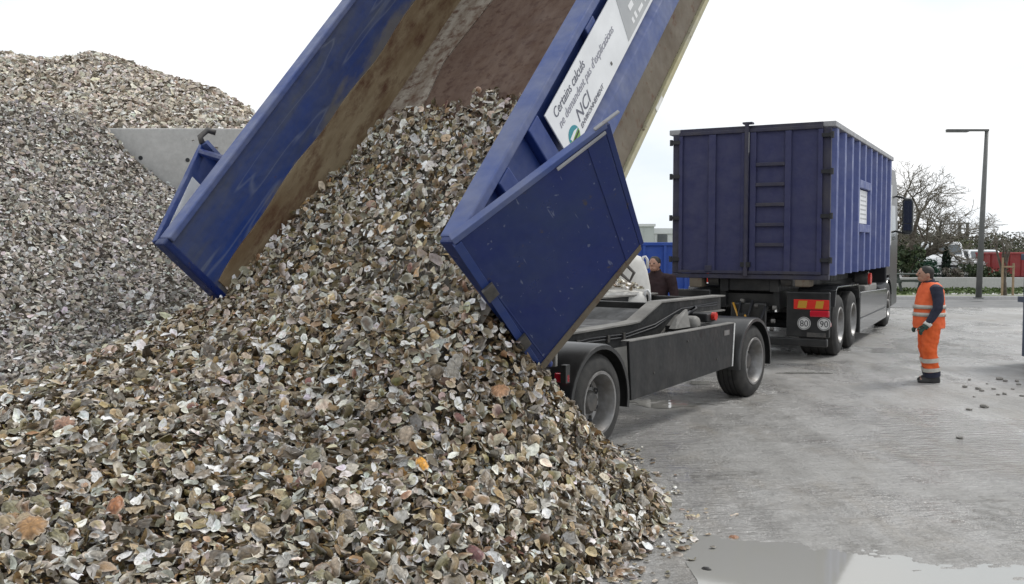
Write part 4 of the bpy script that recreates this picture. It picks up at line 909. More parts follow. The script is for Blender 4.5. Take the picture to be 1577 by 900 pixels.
def face_rot(tilt=.2, flipdown=True, spin=0):
    a = np.array([rng.normal(0, tilt), -.55, .8]); a /= np.linalg.norm(a); a = -a if flipdown else a
    x = np.cross([math.cos(spin), math.sin(spin), .3], a); x /= np.linalg.norm(x); return np.stack([x, np.cross(a, x), a], 1)
for (u0, v0, k, size, co, key, lb) in [(651, 730, 11, .11, (.62, .28, .015), 'y', 'bright yellow-orange shell standing out on the fresh heap'),
        (733, 868, 11, .12, (.13, .045, .045), 'r1', 'dark red round shell low on the fresh heap'), (708, 658, 11, .095, (.16, .06, .05), 'r2', 'dull red shell midway up the fresh heap'),
        (770, 615, 10, .13, (.50, .27, .14), 'o1', 'pale orange fan shell below the open blue door'), (53, 830, 10, .15, (.32, .17, .06), 's1', 'ochre ribbed scallop shell beside a cluster of white oyster shells'), (182, 795, 11, .12, (.28, .10, .03), 's2', 'rust brown shell low on the fresh heap')]:
    q = heap_hit(u0, v0); rm = face_rot(.15, True, u0); single(q + np.array([0, -.03, .06]), rm, size, k, (.5, .42, .33), co, key, lb)
# loose shells that rolled out on the wet concrete
for (u0, v0, k, size, co, ci, fd, lb) in [(1066, 800, 3, .10, (.18, .13, .10), (.5, .45, .4), True, 'brown shell lying alone on wet concrete off the heap toe'), (1130, 829, 10, .075, (.30, .13, .06), (.5, .4, .3), True, 'small orange-brown shell at the puddle edge'),
        (1088, 878, 11, .06, (.03, .028, .026), (.05, .05, .05), True, 'small black shell sitting in the puddle'), (1052, 836, 5, .07, (.5, .48, .45), (.62, .6, .58), False, 'small white shell between heap toe and puddle'),
        (955, 886, 1, .15, (.25, .15, .08), (.6, .56, .5), True, 'tan shell with a brown edge on concrete below the heap'), (975, 893, 4, .10, (.22, .21, .17), (.5, .5, .48), False, 'grey shell beside the tan one on concrete below the heap')]:
    q = at(u0, v0, z=0); a = np.array([rng.normal(0, .08), rng.normal(0, .08), -1. if fd else 1.]); a /= np.linalg.norm(a); x = np.cross([math.cos(u0), math.sin(u0), .1], a); x /= np.linalg.norm(x)
    single(q + np.array([0, 0, .004 if fd else size * .26]), np.stack([x, np.cross(a, x), a], 1), size, k, ci, co, 'L%d' % u0, lb)

# ================================================================== CONCRETE WALL
wl = tag(empty('concrete_wall', (-4.5, 12.05, 0)), 'bare pale concrete retaining wall between the grey and tan shell heaps', 'wall')
a0, a1 = at(130, 196, y=12.05), at(520, 203, y=12.25)
zt = a0[2]
MB().prism([(-4.0, 0), (3.2, .2), (3.2, .5), (-4.0, .3)], 0, zt, 'z').build('wall_panel', 'concrete', wl, bevel=.015)
for u0, v0 in ((214, 243), (286, 246), (350, 247)):
    q = at(u0, v0, y=12.1); yl = .2 * ((q[0] + 4.5) + 4.0) / 7.2
    MB().prism([(q[0] + 4.5 + .028 * math.cos(g), q[2] + .028 * math.sin(g)) for g in np.linspace(0, 2 * PI, 13)[:-1]], yl - .004, yl + .02, 'y').build('tie_hole', 'ink_black', wl)

# ================================================================== PEOPLE
M['skin'] = mat('skin', (.42, .24, .17), (.36, .19, .13), 20, .5)
M['hivis'] = mat('hi_vis_orange', (.78, .13, .025), (.68, .105, .02), 14, .75, bump=.4, bscale=22)
M['hivis_faded'] = mat('hi_vis_vest', (.82, .15, .045), (.74, .12, .035), 12, .75, bump=.4, bscale=18)
M['navy_cloth'] = mat('navy_cloth', (.014, .017, .034), (.025, .028, .05), 12, .85, bump=.4, bscale=25)
M['black_cloth'] = mat('black_cloth', (.014, .014, .015), (.026, .025, .025), 12, .85)
M['maroon_cloth'] = mat('maroon_cloth', (.022, .010, .012), (.03, .012, .014), 12, .85)
M['band'] = mat('reflective_band', (.42, .40, .36), (.52, .50, .44), 20, .4)
M['glove'] = mat('work_glove', (.015, .05, .035), (.03, .06, .05), 20, .8)
M['cuff'] = mat('glove_cuff', (.62, .62, .58), rough=.8)
M['hair'] = mat('dark_hair', (.012, .010, .009), (.03, .026, .022), 40, .6)
M['boot'] = mat('boot_leather', (.018, .017, .018), (.035, .033, .033), 20, .6)
def ell(c, rx, ry, seg=16, tilt=0):
    return [(c[0] + rx * math.cos(g), c[1] + ry * math.sin(g) * math.cos(tilt), c[2] + ry * math.sin(g) * math.sin(tilt)) for g in np.linspace(0, 2 * PI, seg + 1)[:-1]]
def fuse(mb, name, material, parent, vox=.012, iters=4, folds=0):
    o = mb.build(name, material, parent)
    r_ = o.modifiers.new('remesh', 'REMESH'); r_.mode = 'VOXEL'; r_.voxel_size = vox; r_.use_smooth_shade = True
    s_ = o.modifiers.new('smooth', 'SMOOTH'); s_.iterations = iters; s_.factor = .5
    if folds:
        tx = bpy.data.textures.new('folds', 'CLOUDS'); tx.noise_scale = .09; d_ = o.modifiers.new('folds', 'DISPLACE'); d_.texture = tx; d_.strength = folds; d_.mid_level = .5; d_.texture_coords = 'LOCAL'
    return o
def ball(mb, c, rx, ry, rz, n=8, seg=14):
    rs = []
    for i in range(1, n):
        a = PI * i / n; rs.append([(c[0] + rx * math.sin(a) * math.cos(g), c[1] + ry * math.sin(a) * math.sin(g), c[2] - rz * math.cos(a)) for g in np.linspace(0, 2 * PI, seg + 1)[:-1]])
    mb.rings(rs); return mb
def person(loc, rotz, scale, label, cloth):
    root = tag(empty('person', loc, (0, 0, rotz)), label, 'person'); root.scale = (scale * 1.12, scale * 1.16, scale)
    legs = {-1: [(-.095, .01, .88), (-.105, .045, .48), (-.10, .0, .09)], 1: [(.095, .0, .88), (.105, .0, .48), (.10, -.075, .09)]}
    arms = {-1: [(-.222, .02, 1.36), (-.272, .02, 1.10), (-.245, .13, .87)], 1: [(.215, -.01, 1.36), (.26, -.06, 1.09), (.235, .02, .86)]}
    hd = (0, .075, 1.575)
    # body: one continuous surface
    b_ = MB()
    b_.rings([ell((0, 0, z), rx, ry) for z, rx, ry in ((.80, .12, .09), (.88, .16, .11), (1.0, .15, .105), (1.15, .16, .11), (1.28, .18, .115), (1.38, .165, .095), (1.43, .07, .065))])
    b_.tube([(0, -.01, 1.40), (0, .03, 1.50), (0, .06, 1.56)], [.06, .055, .055], 12)
    for s_ in (-1, 1):
        b_.tube(legs[s_], [.085, .058, .042], 12); b_.tube([(s_ * .12, -.01, 1.36)] + arms[s_], [.06, .055, .043, .03], 12)
        lx, ly, lz = legs[s_][2]; b_.tube([(lx, ly - .06, .05), (lx, ly + .05, .05), (lx, ly + .15, .035)], [.038, .042, .03], 10)
        wx, wy, wz = arms[s_][2]; b_.tube([(wx, wy, wz), (wx, wy + .05, wz - .06)], [.032, .036], 10)
        for k in range(4): b_.tube([(wx + (k - 1.5) * .017, wy + .05, wz - .06), (wx + (k - 1.5) * .018, wy + .09, wz - .115), (wx + (k - 1.5) * .018, wy + .085, wz - .155 + abs(k - 1.5) * .008)], [.010, .009, .008], 6)
        b_.tube([(wx - s_ * .03, wy + .035, wz - .02), (wx - s_ * .045, wy + .075, wz - .055), (wx - s_ * .04, wy + .10, wz - .08)], [.012, .011, .009], 6)
    ball(b_, hd, .073, .092, .112); ball(b_, (0, hd[1] + .03, hd[2] - .065), .052, .06, .05)
    b_.tube([(0, hd[1] + .085, hd[2] + .02), (0, hd[1] + .108, hd[2] - .02)], [.010, .016], 8)
    for s_ in (-1, 1): ball(b_, (s_ * .074, hd[1] - .008, hd[2] - .012), .012, .022, .032, 6, 8)
    b_.tube([(-.022, hd[1] + .086, hd[2] - .06), (.022, hd[1] + .086, hd[2] - .06)], .008, 6)
    body = fuse(b_, 'body', 'skin', root, .008, 3)
    for s_ in (-1, 1): ball(MB(), (s_ * .03, hd[1] + .082, hd[2] + .012), .012, .01, .008, 6, 8).build('eye', 'ink_black', body)
    h_ = MB(); ball(h_, (0, hd[1] - .018, hd[2] + .028), .082, .094, .098); ball(h_, (0, hd[1] - .055, hd[2] - .03), .066, .05, .07)
    fuse(h_, 'hair', 'hair', root, .010, 2)
    # clothing
    c_ = MB(); c_.rings([ell((0, y, z), rx, ry) for z, y, rx, ry in ((.80, .01, .165, .135), (.92, .01, .165, .135), (1.1, .01, .17, .135), (1.27, 0, .195, .135), (1.385, 0, .175, .105), (1.45, .02, .08, .078))])
    for s_ in (-1, 1): a_ = arms[s_]; c_.tube([(s_ * .12, -.01, 1.365), a_[0], tuple((np.array(a_[0]) + np.array(a_[1])) / 2 + [0, -.008, 0]), a_[1], tuple((np.array(a_[1]) + np.array(a_[2])) / 2), a_[2]], [.075, .078, .07, .062, .054, .046], 12)
    c_.tube([(0, .0, 1.42), (0, .03, 1.49)], [.075, .07], 12)
    fuse(c_, 'sweater', cloth['top'], root, .012, 3, .022)
    t_ = MB(); t_.rings([ell((0, .0, z), rx, ry) for z, rx, ry in ((.78, .15, .12), (.86, .172, .132), (.96, .165, .13))])
    for s_ in (-1, 1):
        l_ = [np.array(q) for q in legs[s_]]; t_.tube([l_[0], (l_[0] + l_[1]) / 2, l_[1], (l_[1] + l_[2]) / 2, l_[2] + [0, 0, .07]], [.112, .102, .092, .088, .092], 14)
    tz = fuse(t_, 'trousers', cloth['legs'], root, .012, 3, .03)
    for s_ in (-1, 1):
        l_ = [np.array(q) for q in legs[s_]]
        if cloth.get('bands'):
            for f0, f1, r0, r1 in ((.30, .46, .102, .103), (.66, .80, .104, .105)):
                a = l_[1] + (l_[2] - l_[1]) * f0; b2 = l_[1] + (l_[2] - l_[1]) * f1; MB().tube([a, b2], [r0, r1], 16, cap=False).build('reflective_band', 'band', tz, smooth=True)
            a = l_[1] + (l_[2] - l_[1]) * .82; MB().tube([a, l_[2] + [0, 0, .0]], [.104, .098], 16, cap=False).build('trouser_hem', 'navy_cloth', tz, smooth=True)
        q = l_[2]; bt = MB(); bt.rings([ell((q[0], q[1] + y, z), .05, ry) for z, y, ry in ((.0, .035, .14), (.03, .04, .145), (.07, .02, .12), (.10, -.01, .075), (.16, -.01, .062))]); fuse(bt, 'boot', 'boot', root, .01, 3)
        wx, wy, wz = arms[s_][2]; g_ = MB(); g_.tube([(wx, wy, wz), (wx, wy + .05, wz - .06)], [.040, .046], 10)
        for k in range(4): g_.tube([(wx + (k - 1.5) * .019, wy + .045, wz - .055), (wx + (k - 1.5) * .021, wy + .09, wz - .115), (wx + (k - 1.5) * .021, wy + .084, wz - .165 + abs(k - 1.5) * .01)], [.014, .013, .011], 8)
        g_.tube([(wx - s_ * .032, wy + .03, wz - .02), (wx - s_ * .05, wy + .078, wz - .055), (wx - s_ * .046, wy + .105, wz - .085)], [.016, .015, .012], 8)
        if cloth.get('gloves'):
            gl = fuse(g_, 'glove', 'glove', root, .006, 2); MB().tube([(wx - .0, wy - .012, wz + .015), (wx, wy + .02, wz - .025)], [.052, .05], 14).build('glove_cuff', 'cuff', gl, smooth=True)
    if cloth.get('vest'):
        v_ = MB(); prof = ((.79, .012, .20, .185), (.90, .015, .20, .188), (1.05, .012, .195, .182), (1.2, .004, .195, .172), (1.32, -.002, .195, .15), (1.41, 0, .165, .115), (1.455, .01, .10, .088))
        v_.rings([ell((0, y, z), rx, ry, 24) for z, y, rx, ry in prof]); vo = fuse(v_, 'vest', cloth['vest'], root, .012, 3, .02)
        for z0, z1, k in ((.965, 1.02, .198), (1.075, 1.13, .197)):
            MB().rings([ell((0, .012, z0), k + .009, .194, 28), ell((0, .010, z1), k + .009, .190, 28)]).build('reflective_band', 'band', vo, smooth=True)
    return root
q = at(1430, 588, z=0)
person((q[0], q[1], 0), R(90), .965, 'person in orange high-visibility vest and trousers standing with head lowered', dict(top='navy_cloth', legs='hivis', vest='hivis_faded', bands=True, gloves=True))
q = at(1011, 400, y=15.0)
person((q[0], 15.0, 0), R(150), 1.03, 'person in dark clothes and cap standing behind the white bulk bag', dict(top='maroon_cloth', legs='black_cloth'))

# ================================================================== BULK BAGS
M['bag'] = mat('woven_bag', (.66, .65, .62), (.54, .53, .50), 6, .75, bump=.6, bscale=9)
M['strap'] = mat('bag_strap', (.70, .70, .70), rough=.8)
M['cord'] = mat('brown_cord', (.16, .11, .08), rough=.9)
def bulk_bag(x, y, wd, ht, label, neck=.6):
    e = tag(empty('bulk_bag', (x, y, 0), (0, 0, .3)), label, 'bag', 'white bulk bags behind the trailer'); mb = MB(); rs = []
    for z, k in ((0, .9), (.1, 1.0), (.45, 1.06), (.8, 1.0), (1.0, neck), (1.03, neck * .8)):
        ring = []
        for j in range(32):
            g = 2 * PI * j / 32; c, s_ = math.cos(g), math.sin(g); r_ = wd / 2 * k / max(abs(c), abs(s_)) ** .65 * (1 + .03 * math.sin(5 * g + z * 3) + .02 * random.gauss(0, 1)); ring.append((r_ * c, r_ * s_, z * ht))
        rs.append(ring)
    mb.rings(rs); o = mb.build('sack', 'bag', e, smooth=True); ss_ = o.modifiers.new('s', 'SUBSURF'); ss_.levels = ss_.render_levels = 1
    for a, b2 in ((1, 1), (-1, 1), (1, -1), (-1, -1)):
        c = np.array([a * wd * .40 * neck, b2 * wd * .40 * neck, ht * .96]); MB().tube([c, c + [0, 0, .05], c + [.02 * a, .01, .085], c + [.05 * a, .01, .09], c + [.075 * a, .0, .05], c + [.08 * a, 0, -.08]], .018, 6).build('lifting_loop', 'strap', e, smooth=True)
    return e
q = at(984, 410, y=13.6); bulk_bag(q[0] - .26, 13.6, .78, 1.74, 'tall white woven bulk bag with lifting loops beside the dark-clothed person', .74)
q = at(950, 445, y=13.0); e = bulk_bag(q[0] - .05, 13.0, .85, 1.27, 'low open bulk bag behind the blue door, heaped with brown shells', .95)
pp = np.c_[rng.uniform(-.36, .36, (160, 2)), np.zeros(160)]; pp[:, 2] = 1.32 + .14 * np.exp(-(pp[:, 0] ** 2 + pp[:, 1] ** 2) * 9) + rng.normal(0, .012, 160)
rm, _ = frame_rot(np.tile((0, 0, 1.), (160, 1)), np.full(160, .5), .5)
o = link('shell_load', np_mesh('shell_load', *place(pp, rm, rng.uniform(.06, .11, 160), LOW, rng.integers(0, 8, 160), pick(BINN, 160), pick(OUT, 160) * 1.2)), 'shell', e); o['kind'] = 'stuff'

# ================================================================== BACKGROUND THINGS
M['bld_white'] = mat('cladding_white', (.70, .71, .72), (.62, .63, .64), .5, .6)
M['bld_grey'] = mat('cladding_grey', (.44, .47, .47), (.50, .52, .52), .5, .6)
M['far_blue'] = paint('far_blue_paint', (.02, .07, .35), (.04, .09, .33), rough=.5)
M['lamp_grey'] = mat('lamp_grey', (.10, .105, .10), (.14, .14, .135), 4, .5)
M['van_white'] = mat('van_white', (.72, .73, .74), (.66, .67, .68), 2, .25, spec=.6)
M['van_glass'] = mat('van_glass', (.05, .065, .075), rough=.08, spec=.9)
M['skip_red'] = paint('red_skip', (.27, .026, .026), (.24, .045, .04), rough=.5)
M['skip_blue'] = paint('grey_blue_skip', (.09, .115, .17), (.15, .165, .19), rough=.55)
M['table_green'] = mat('dark_green_wood', (.03, .045, .035), (.05, .06, .05), 8, .7)
M['stake'] = mat('stake_wood', (.36, .27, .17), (.28, .20, .12), 9, .85)
M['mud'] = mat('mud_clod', (.13, .12, .105), (.30, .29, .27), 14, .85, bump=.5, bscale=30)
M['board_red'] = mat('orange_red_board', (.70, .09, .05), (.62, .07, .04), 6, .5)

def X_at(u0, y): return (u0 - CX) / FPX * y
# street lamp: square tapering post, flat arm
q = at(1507, 460, z=.1); e = tag(empty('street_lamp', (q[0], q[1], .1)), 'tall grey street lamp with a flat arm on the grass verge', 'street lamp'); hgt = 1.95 + 171 / FPX * q[1] - .1
MB().tube([(0, 0, 0), (.06, 0, hgt * .5), (.13, 0, hgt)], [.10, .085, .06], 10).build('pole', 'lamp_grey', e, smooth=True)
MB().box(-1.22, .19, -.07, .07, hgt - .0, hgt + .07).build('arm', 'lamp_grey', e, bevel=.02)
MB().box(-1.2, -.5, -.09, .09, hgt - .03, hgt - .001).build('lamp_head', 'lamp_grey', e)
MB().lathe([(0, .17), (.04, .17), (.04, .0001), (0, .0001)], seg=12).build('base_flange', 'lamp_grey', e).rotation_euler = (0, -PI / 2, 0)
# low pale wall in sections
wl2 = tag(empty('low_wall', (4, 38.4, .1)), 'long low pale concrete wall along the grass verge', 'wall')
for k in range(19): MB().box(k * 2.5, k * 2.5 + 2.488, 0, .22, -.02, .45 + .004 * (k % 2)).build('wall_block', 'kerb', wl2, bevel=.012)
sheet('car_park', [(2, 40), (120, 40), (120, 66), (2, 66)], .106, 'asphalt')
sheet('field', [(-200, 60.2), (300, 60.2), (300, 320), (-200, 320)], .05, 'grass')

def vehicle(name, prof, width, loc, rotz, label, cat, wins, wheels, shield):
    e = tag(empty(name, loc, (0, 0, rotz)), label, cat); hw_ = width / 2; rs = []
    mb = MB(); n_ = len(prof); vs = []
    for x, k in ((-hw_, .93), (-hw_ * .96, 1), (hw_ * .96, 1), (hw_, .93)):
        cx_ = sum(p_[0] for p_ in prof) / n_; vs += [(x * (1 - .10 * max(0, (p_[1] - .9))), cx_ + (p_[0] - cx_) * (.985 if k < 1 else 1), .55 + (p_[1] - .55) * (.97 if k < 1 else 1)) for p_ in prof]
    fs = [tuple(range(n_))[::-1], tuple(range(3 * n_, 4 * n_))] + [(j * n_ + i, j * n_ + (i + 1) % n_, (j + 1) * n_ + (i + 1) % n_, (j + 1) * n_ + i) for j in range(3) for i in range(n_)]
    body = mb.add(vs, fs).build('body', 'van_white', e, bevel=.03)
    for s_ in (-1, 1):
        for w4 in wins:
            q4 = [(s_ * (hw_ * (1 - .10 * max(0, z - .9)) + .006), y, z) for y, z in w4]; MB().slab(q4 if s_ > 0 else q4[::-1], .004).build('side_window', 'van_glass', body)
    (ya, za), (yb, zb) = shield; k0, k1 = hw_ * .86, hw_ * .78; nrm = np.array([0, zb - za, -(yb - ya)]); nrm = nrm / np.linalg.norm(nrm); nrm = nrm if nrm[1] > 0 else -nrm
    q4 = [np.array(v) + nrm * .012 for v in ((-k0, ya, za), (k0, ya, za), (k1, yb, zb), (-k1, yb, zb))]; MB().slab(q4, .004).build('windscreen', 'van_glass', body)
    yf = max(p_[0] for p_ in prof)
    MB().box(-hw_ * .5, hw_ * .5, yf - .02, yf + .015, .52, .66).build('grille', 'ink_black', body)
    MB().box(-hw_ * .95, hw_ * .95, yf - .06, yf + .03, .30, .48).build('bumper', 'lamp_grey', body, bevel=.03)
    for s_ in (-1, 1): MB().box(min(s_ * hw_ * .6, s_ * hw_ * .92), max(s_ * hw_ * .6, s_ * hw_ * .92), yf - .05, yf + .012, .62, .76).build('headlight', 'glass', body, bevel=.02)
    for y in wheels:
        for s_ in (-1, 1):
            we = empty('wheel', (s_ * (hw_ + .01), y, .32), (0, 0, 0 if s_ > 0 else PI), e)
            MB().lathe([(0, .2), (.0, .29), (-.03, .32), (-.19, .32), (-.22, .29), (-.22, .2)], seg=24).build('tyre', 'rubber', we, smooth=True)
            MB().lathe([(-.02, .2), (-.05, .16), (-.03, .05), (-.03, .0001), (-.1, .0001), (-.1, .2)], seg=20).build('rim', 'rim', we)
    return e
VAN = [(-2.4, .35), (-2.45, 1.0), (-2.35, 1.86), (-2.0, 1.92), (.9, 1.92), (1.25, 1.82), (1.85, 1.18), (2.4, 1.02), (2.5, .8), (2.5, .35)]
vehicle('parked_van', VAN, 1.85, (X_at(1450, 54), 54, .106), R(163), 'white van parked behind the low wall, half hidden by a cypress', 'van', [[(1.15, 1.1), (1.65, 1.1), (1.12, 1.7), (.7, 1.7)], [(-.2, 1.15), (.55, 1.15), (.55, 1.7), (-.2, 1.7)], [(-1.8, 1.15), (-.5, 1.15), (-.5, 1.7), (-1.8, 1.7)]], (-1.55, 1.6), ((1.80, 1.22), (1.30, 1.77)))
CAR = [(-2.0, .35), (-2.05, .8), (-1.9, 1.0), (-1.6, 1.42), (-1.3, 1.48), (.2, 1.48), (.5, 1.40), (1.15, .98), (1.9, .86), (2.05, .7), (2.05, .35)]
vehicle('parked_car', CAR, 1.72, (X_at(1510, 53), 53, .106), R(168), 'white car parked behind the low wall, between van and red skip', 'car', [[(.55, .95), (.95, .95), (.5, 1.36), (.2, 1.40)], [(-.5, .95), (.45, .95), (.12, 1.40), (-.5, 1.40)], [(-1.5, .98), (-.6, .95), (-.6, 1.40), (-1.3, 1.40)]], (-1.3, 1.3), ((1.1, 1.02), (.56, 1.39)))

def skip(name, loc, rotz, L_, W_, H_, m_, label, rib=.6, taper=.1):
    e = tag(empty(name, loc, (0, 0, rotz)), label, 'skip'); a, b2 = L_ / 2, W_ / 2
    for (x0, x1, y0, y1) in ((-a, a, -b2, -b2 + .05), (-a, a, b2 - .05, b2), (-a, -a + .05, -b2 + .051, b2 - .051), (a - .05, a, -b2 + .051, b2 - .051)): MB().box(x0, x1, y0, y1, .12, H_ - .1).build('side_wall', m_, e)
    MB().box(-a + .05, a - .05, -b2 + .05, b2 - .05, .06, .119).build('floor', m_, e)
    for (x0, x1, y0, y1) in ((-a - .06, a + .06, -b2 - .06, -b2 + .06), (-a - .06, a + .06, b2 - .06, b2 + .06), (-a - .06, -a + .06, -b2 + .061, b2 - .061), (a - .06, a + .06, -b2 + .061, b2 - .061)): MB().box(x0, x1, y0, y1, H_ - .1, H_).build('top_rail', m_, e, bevel=.015)
    n_ = max(2, int(L_ / rib))
    for k in range(n_ + 1):
        x = -a + .04 + k * (L_ - .08) / n_
        for s_ in (-1, 1): MB().box(x - .04, x + .04, min(s_ * b2, s_ * (b2 + .055)), max(s_ * b2, s_ * (b2 + .055)), .12, H_ - .101).build('rib', m_, e)
    for k in range(1, max(2, int(W_ / rib))):
        y = -b2 + k * W_ / max(2, int(W_ / rib))
        for s_ in (-1, 1): MB().box(min(s_ * a, s_ * (a + .055)), max(s_ * a, s_ * (a + .055)), y - .04, y + .04, .12, H_ - .101).build('rib', m_, e)
    for s_ in (-1, 1): MB().box(-a, a, s_ * b2 * .5 - .06, s_ * b2 * .5 + .06, .0, .06).build('skid', 'ink_black', e)
    return e
skip('red_skip', (X_at(1532, 50) + 2.55, 51, .106), .03, 5, 2.2, 1.35, 'skip_red', 'red open skip standing behind the low wall')
skip('blue_skip', (X_at(1010, 29) - .9, 29.5, 0), R(6), 4.6, 2.3, 1.98, 'far_blue', 'bright blue open skip far behind the white bulk bag')
# skip whose corner shows at the yard edge beside the debris
e = skip('grey_blue_skip', (X_at(1567.5, 15.3) + 1.33, 14.2, 0), R(0), 2.5, 2.0, 1.78, 'skip_blue', 'grey-blue steel skip at the yard edge beside scattered debris')
MB().box(-1.33, -1.255, -1.08, 1.08, 1.0, 1.09).build('mid_rail', 'skip_blue', e)
# picnic table
q = (X_at(1402, 36), 36, .1); e = tag(empty('picnic_table', q, (0, 0, .05)), 'dark green picnic table on the grass in front of the low wall', 'table')
for k in range(4): MB().box(-.75, .75, -.36 + k * .185, -.36 + k * .185 + .17, .66, .70).build('plank', 'table_green', e)
for s_ in (-1, 1):
    MB().box(-.75, .75, s_ * .62 - .12, s_ * .62 + .12, .40, .44).build('bench_plank', 'table_green', e)
    for x in (-.55, .55): MB().slab([(x, s_ * .62, 0), (x, s_ * .50, 0), (x, s_ * .12, .66), (x, s_ * .24, .66)], .06).build('leg', 'table_green', e)
for x in (-.55, .55): MB().box(x - .065, x - .061, -.62, .62, .34, .40).build('brace', 'table_green', e)
# orange-red board seen under the container
q = at(1088, 428, y=26); e = tag(empty('marker_board', (q[0], 26, 0)), 'orange-red square board on a post beyond the black truck', 'sign')
MB().box(-.19, .19, -.02, .02, q[2] - .15, q[2] + .16).build('board', 'board_red', e, bevel=.01); MB().box(-.03, .03, .021, .06, 0, q[2] + .1).build('post', 'lamp_grey', e)
for k in (0, 1): MB().box(-.17 + k * .18, -.02 + k * .18, -.024, -.0205, q[2] - .13, q[2] - .02).build('board_patch', 'red', e)
# far buildings
def building(x0, x1, y, dep, h, m_, label, openings, par=.25):
    e = tag(empty('warehouse', ((x0 + x1) / 2, y, 0)), label, 'building'); a = (x1 - x0) / 2
    w_ = MB().box(-a, a, 0, dep, 0, h).build('wall', m_, e); MB().box(-a - .12, a + .12, -.12, dep + .1, h, h + par).build('roof', 'bld_white', e)
    n_ = int(2 * a / .9)
    for k in range(n_): MB().box(-a + k * .9 + .41, -a + k * .9 + .47, -.03, -.001, .02, h - .01).build('cladding_rib', m_, w_)
    for u0, u1, z0, z1 in openings:
        o = MB().box(u0 - (x0 + x1) / 2, u1 - (x0 + x1) / 2, -.06, -.031, z0, z1).build('window', 'van_glass', e); MB().box(u0 - (x0 + x1) / 2 - .1, u1 - (x0 + x1) / 2 + .1, -.1, -.061, z0 - .12, z0).build('sill', 'bld_white', o)
    return e
building(X_at(955, 90), X_at(1007, 90), 90, 9, 3.55, 'bld_grey', 'grey clad warehouse with flat roof beyond the bright blue skip', [])
building(X_at(1007.5, 94), X_at(1120, 94), 94, 12, 2.9, 'bld_white', 'white low warehouse with a dark window beyond the bright blue skip', [(X_at(1012, 94), X_at(1027, 94), 1.95, 2.85)], .55)
q = at(1484, 350, y=100); e = tag(empty('lookout_frame', (q[0], 100, 0)), 'dark open frame tower poking above the far trees', 'tower')
zt_ = 1.95 + 32 / FPX * 100
for x in (-.40, .40):
    for y in (-.12, .12): MB().box(x - .08, x + .08, y - .08, y + .08, 0, zt_).build('post', 'lamp_grey', e)
for z in (zt_ - .14, zt_ - .75, 2.7):
    for y in (-.12, .12): MB().box(-.55, .55, y - .05, y + .05, z, z + .1).build('cross_bar', 'lamp_grey', e)
MB().box(-.75, .75, -.7, .7, 2.9, 3.0).build('platform', 'lamp_grey', e)

# ---- vegetation
def leaf_cloud(n_, gen, size, pal, seed=0, long=1.0):
    r_ = np.random.default_rng(seed); c = gen(r_, n_); a = r_.normal(0, 1, (n_, 3)); a /= np.linalg.norm(a, axis=1, keepdims=True); b2 = np.cross(a, r_.normal(0, 1, (n_, 3))); b2 /= np.linalg.norm(b2, axis=1, keepdims=True)
    s_ = size * r_.lognormal(0, .35, (n_, 1)); V = np.stack([c - a * s_ * long, c + b2 * s_ * .6, c + a * s_ * long, c - b2 * s_ * .6], 1).reshape(-1, 3)
    col = np.repeat(pal[r_.integers(0, len(pal), n_)] * r_.lognormal(0, .22, (n_, 1)), 4, 0)
    return V, np.arange(4 * n_), np.full(n_, 4), col
GREEN = np.array([(.035, .055, .022), (.05, .075, .03), (.028, .045, .022), (.06, .075, .035)]); OLIVE = np.array([(.085, .095, .035), (.11, .115, .045), (.07, .08, .035)]); BROWN = np.array([(.15, .125, .10), (.12, .105, .09), (.17, .15, .125), (.11, .115, .08)])
DARKG = np.array([(.018, .035, .022), (.025, .045, .028)])
def bush(name, x, y, wd, ht, pal, label, n_=900, cat='bush', seed=1, size=.07, base=.1, shape=1.0, group=None):
    e = tag(empty(name, (x, y, base)), label, cat, group)
    lob = np.random.default_rng(seed).uniform(-1, 1, (9, 3)) * [wd * .33, wd * .28, ht * .25] + [0, 0, ht * .52]
    def gen(r_, k):
        if cat == 'cypress':
            z = r_.uniform(.03, 1, k); rad = wd / 2 * np.sin(PI * np.clip(z * .9 + .12, 0, 1)) ** .7 * r_.uniform(.3, 1, k) ** .5; g = r_.uniform(0, 2 * PI, k); return np.c_[rad * np.cos(g), rad * np.sin(g), z * ht]
        l_ = lob[r_.integers(0, 9, k)]; d_ = r_.normal(0, 1, (k, 3)); d_ /= np.linalg.norm(d_, axis=1, keepdims=True); p_ = l_ + d_ * r_.uniform(.45, 1, (k, 1)) * np.array([wd * .24, wd * .24, ht * .26]); p_[:, 2] = np.clip(p_[:, 2], .03, None); return p_
    link('crown' if cat != 'bush' else 'foliage', np_mesh('foliage', *leaf_cloud(n_, gen, size, pal, seed), smooth=False), 'leaf', e)
    mb = MB()
    for k in range(5):
        l_ = lob[k]; mb.tube([(0, 0, 0), (l_[0] * .4, l_[1] * .4, l_[2] * .5), tuple(l_)] if cat != 'cypress' else [(0, 0, 0), (0, 0, ht * .9)], [.035, .025, .012][:3 if cat != 'cypress' else 2], 5)
    mb.build('stem', 'bark', e); return e
bush('cypress_tree', X_at(1457, 45), 45, .42, 1.72, DARKG, 'slim dark cypress standing in front of the white van', 1400, 'cypress', 3, .05)
bush('evergreen_bush', X_at(1396, 43), 43, 1.7, 1.75, GREEN, 'dark green bush beside the truck mirror', 1500, seed=4, size=.07)
bush('evergreen_bush', X_at(1422, 44), 44, 1.5, 1.45, np.array([(.02, .07, .045), (.03, .09, .05)]), 'blue-green bush just before the white van', 1000, seed=5, size=.06)
bush('evergreen_bush', X_at(1505, 44), 44, 1.5, 1.0, GREEN, 'dark bush growing in front of the white car', 1000, seed=6, size=.055)
bush('evergreen_bush', X_at(1483, 60), 60, 3.2, 2.5, OLIVE, 'olive bush behind the white van and car', 1500, seed=7, size=.09)
bush('evergreen_bush', X_at(1545, 44), 44, 1.3, .75, GREEN, 'low dark bush in front of the red skip', 700, seed=8, size=.05)
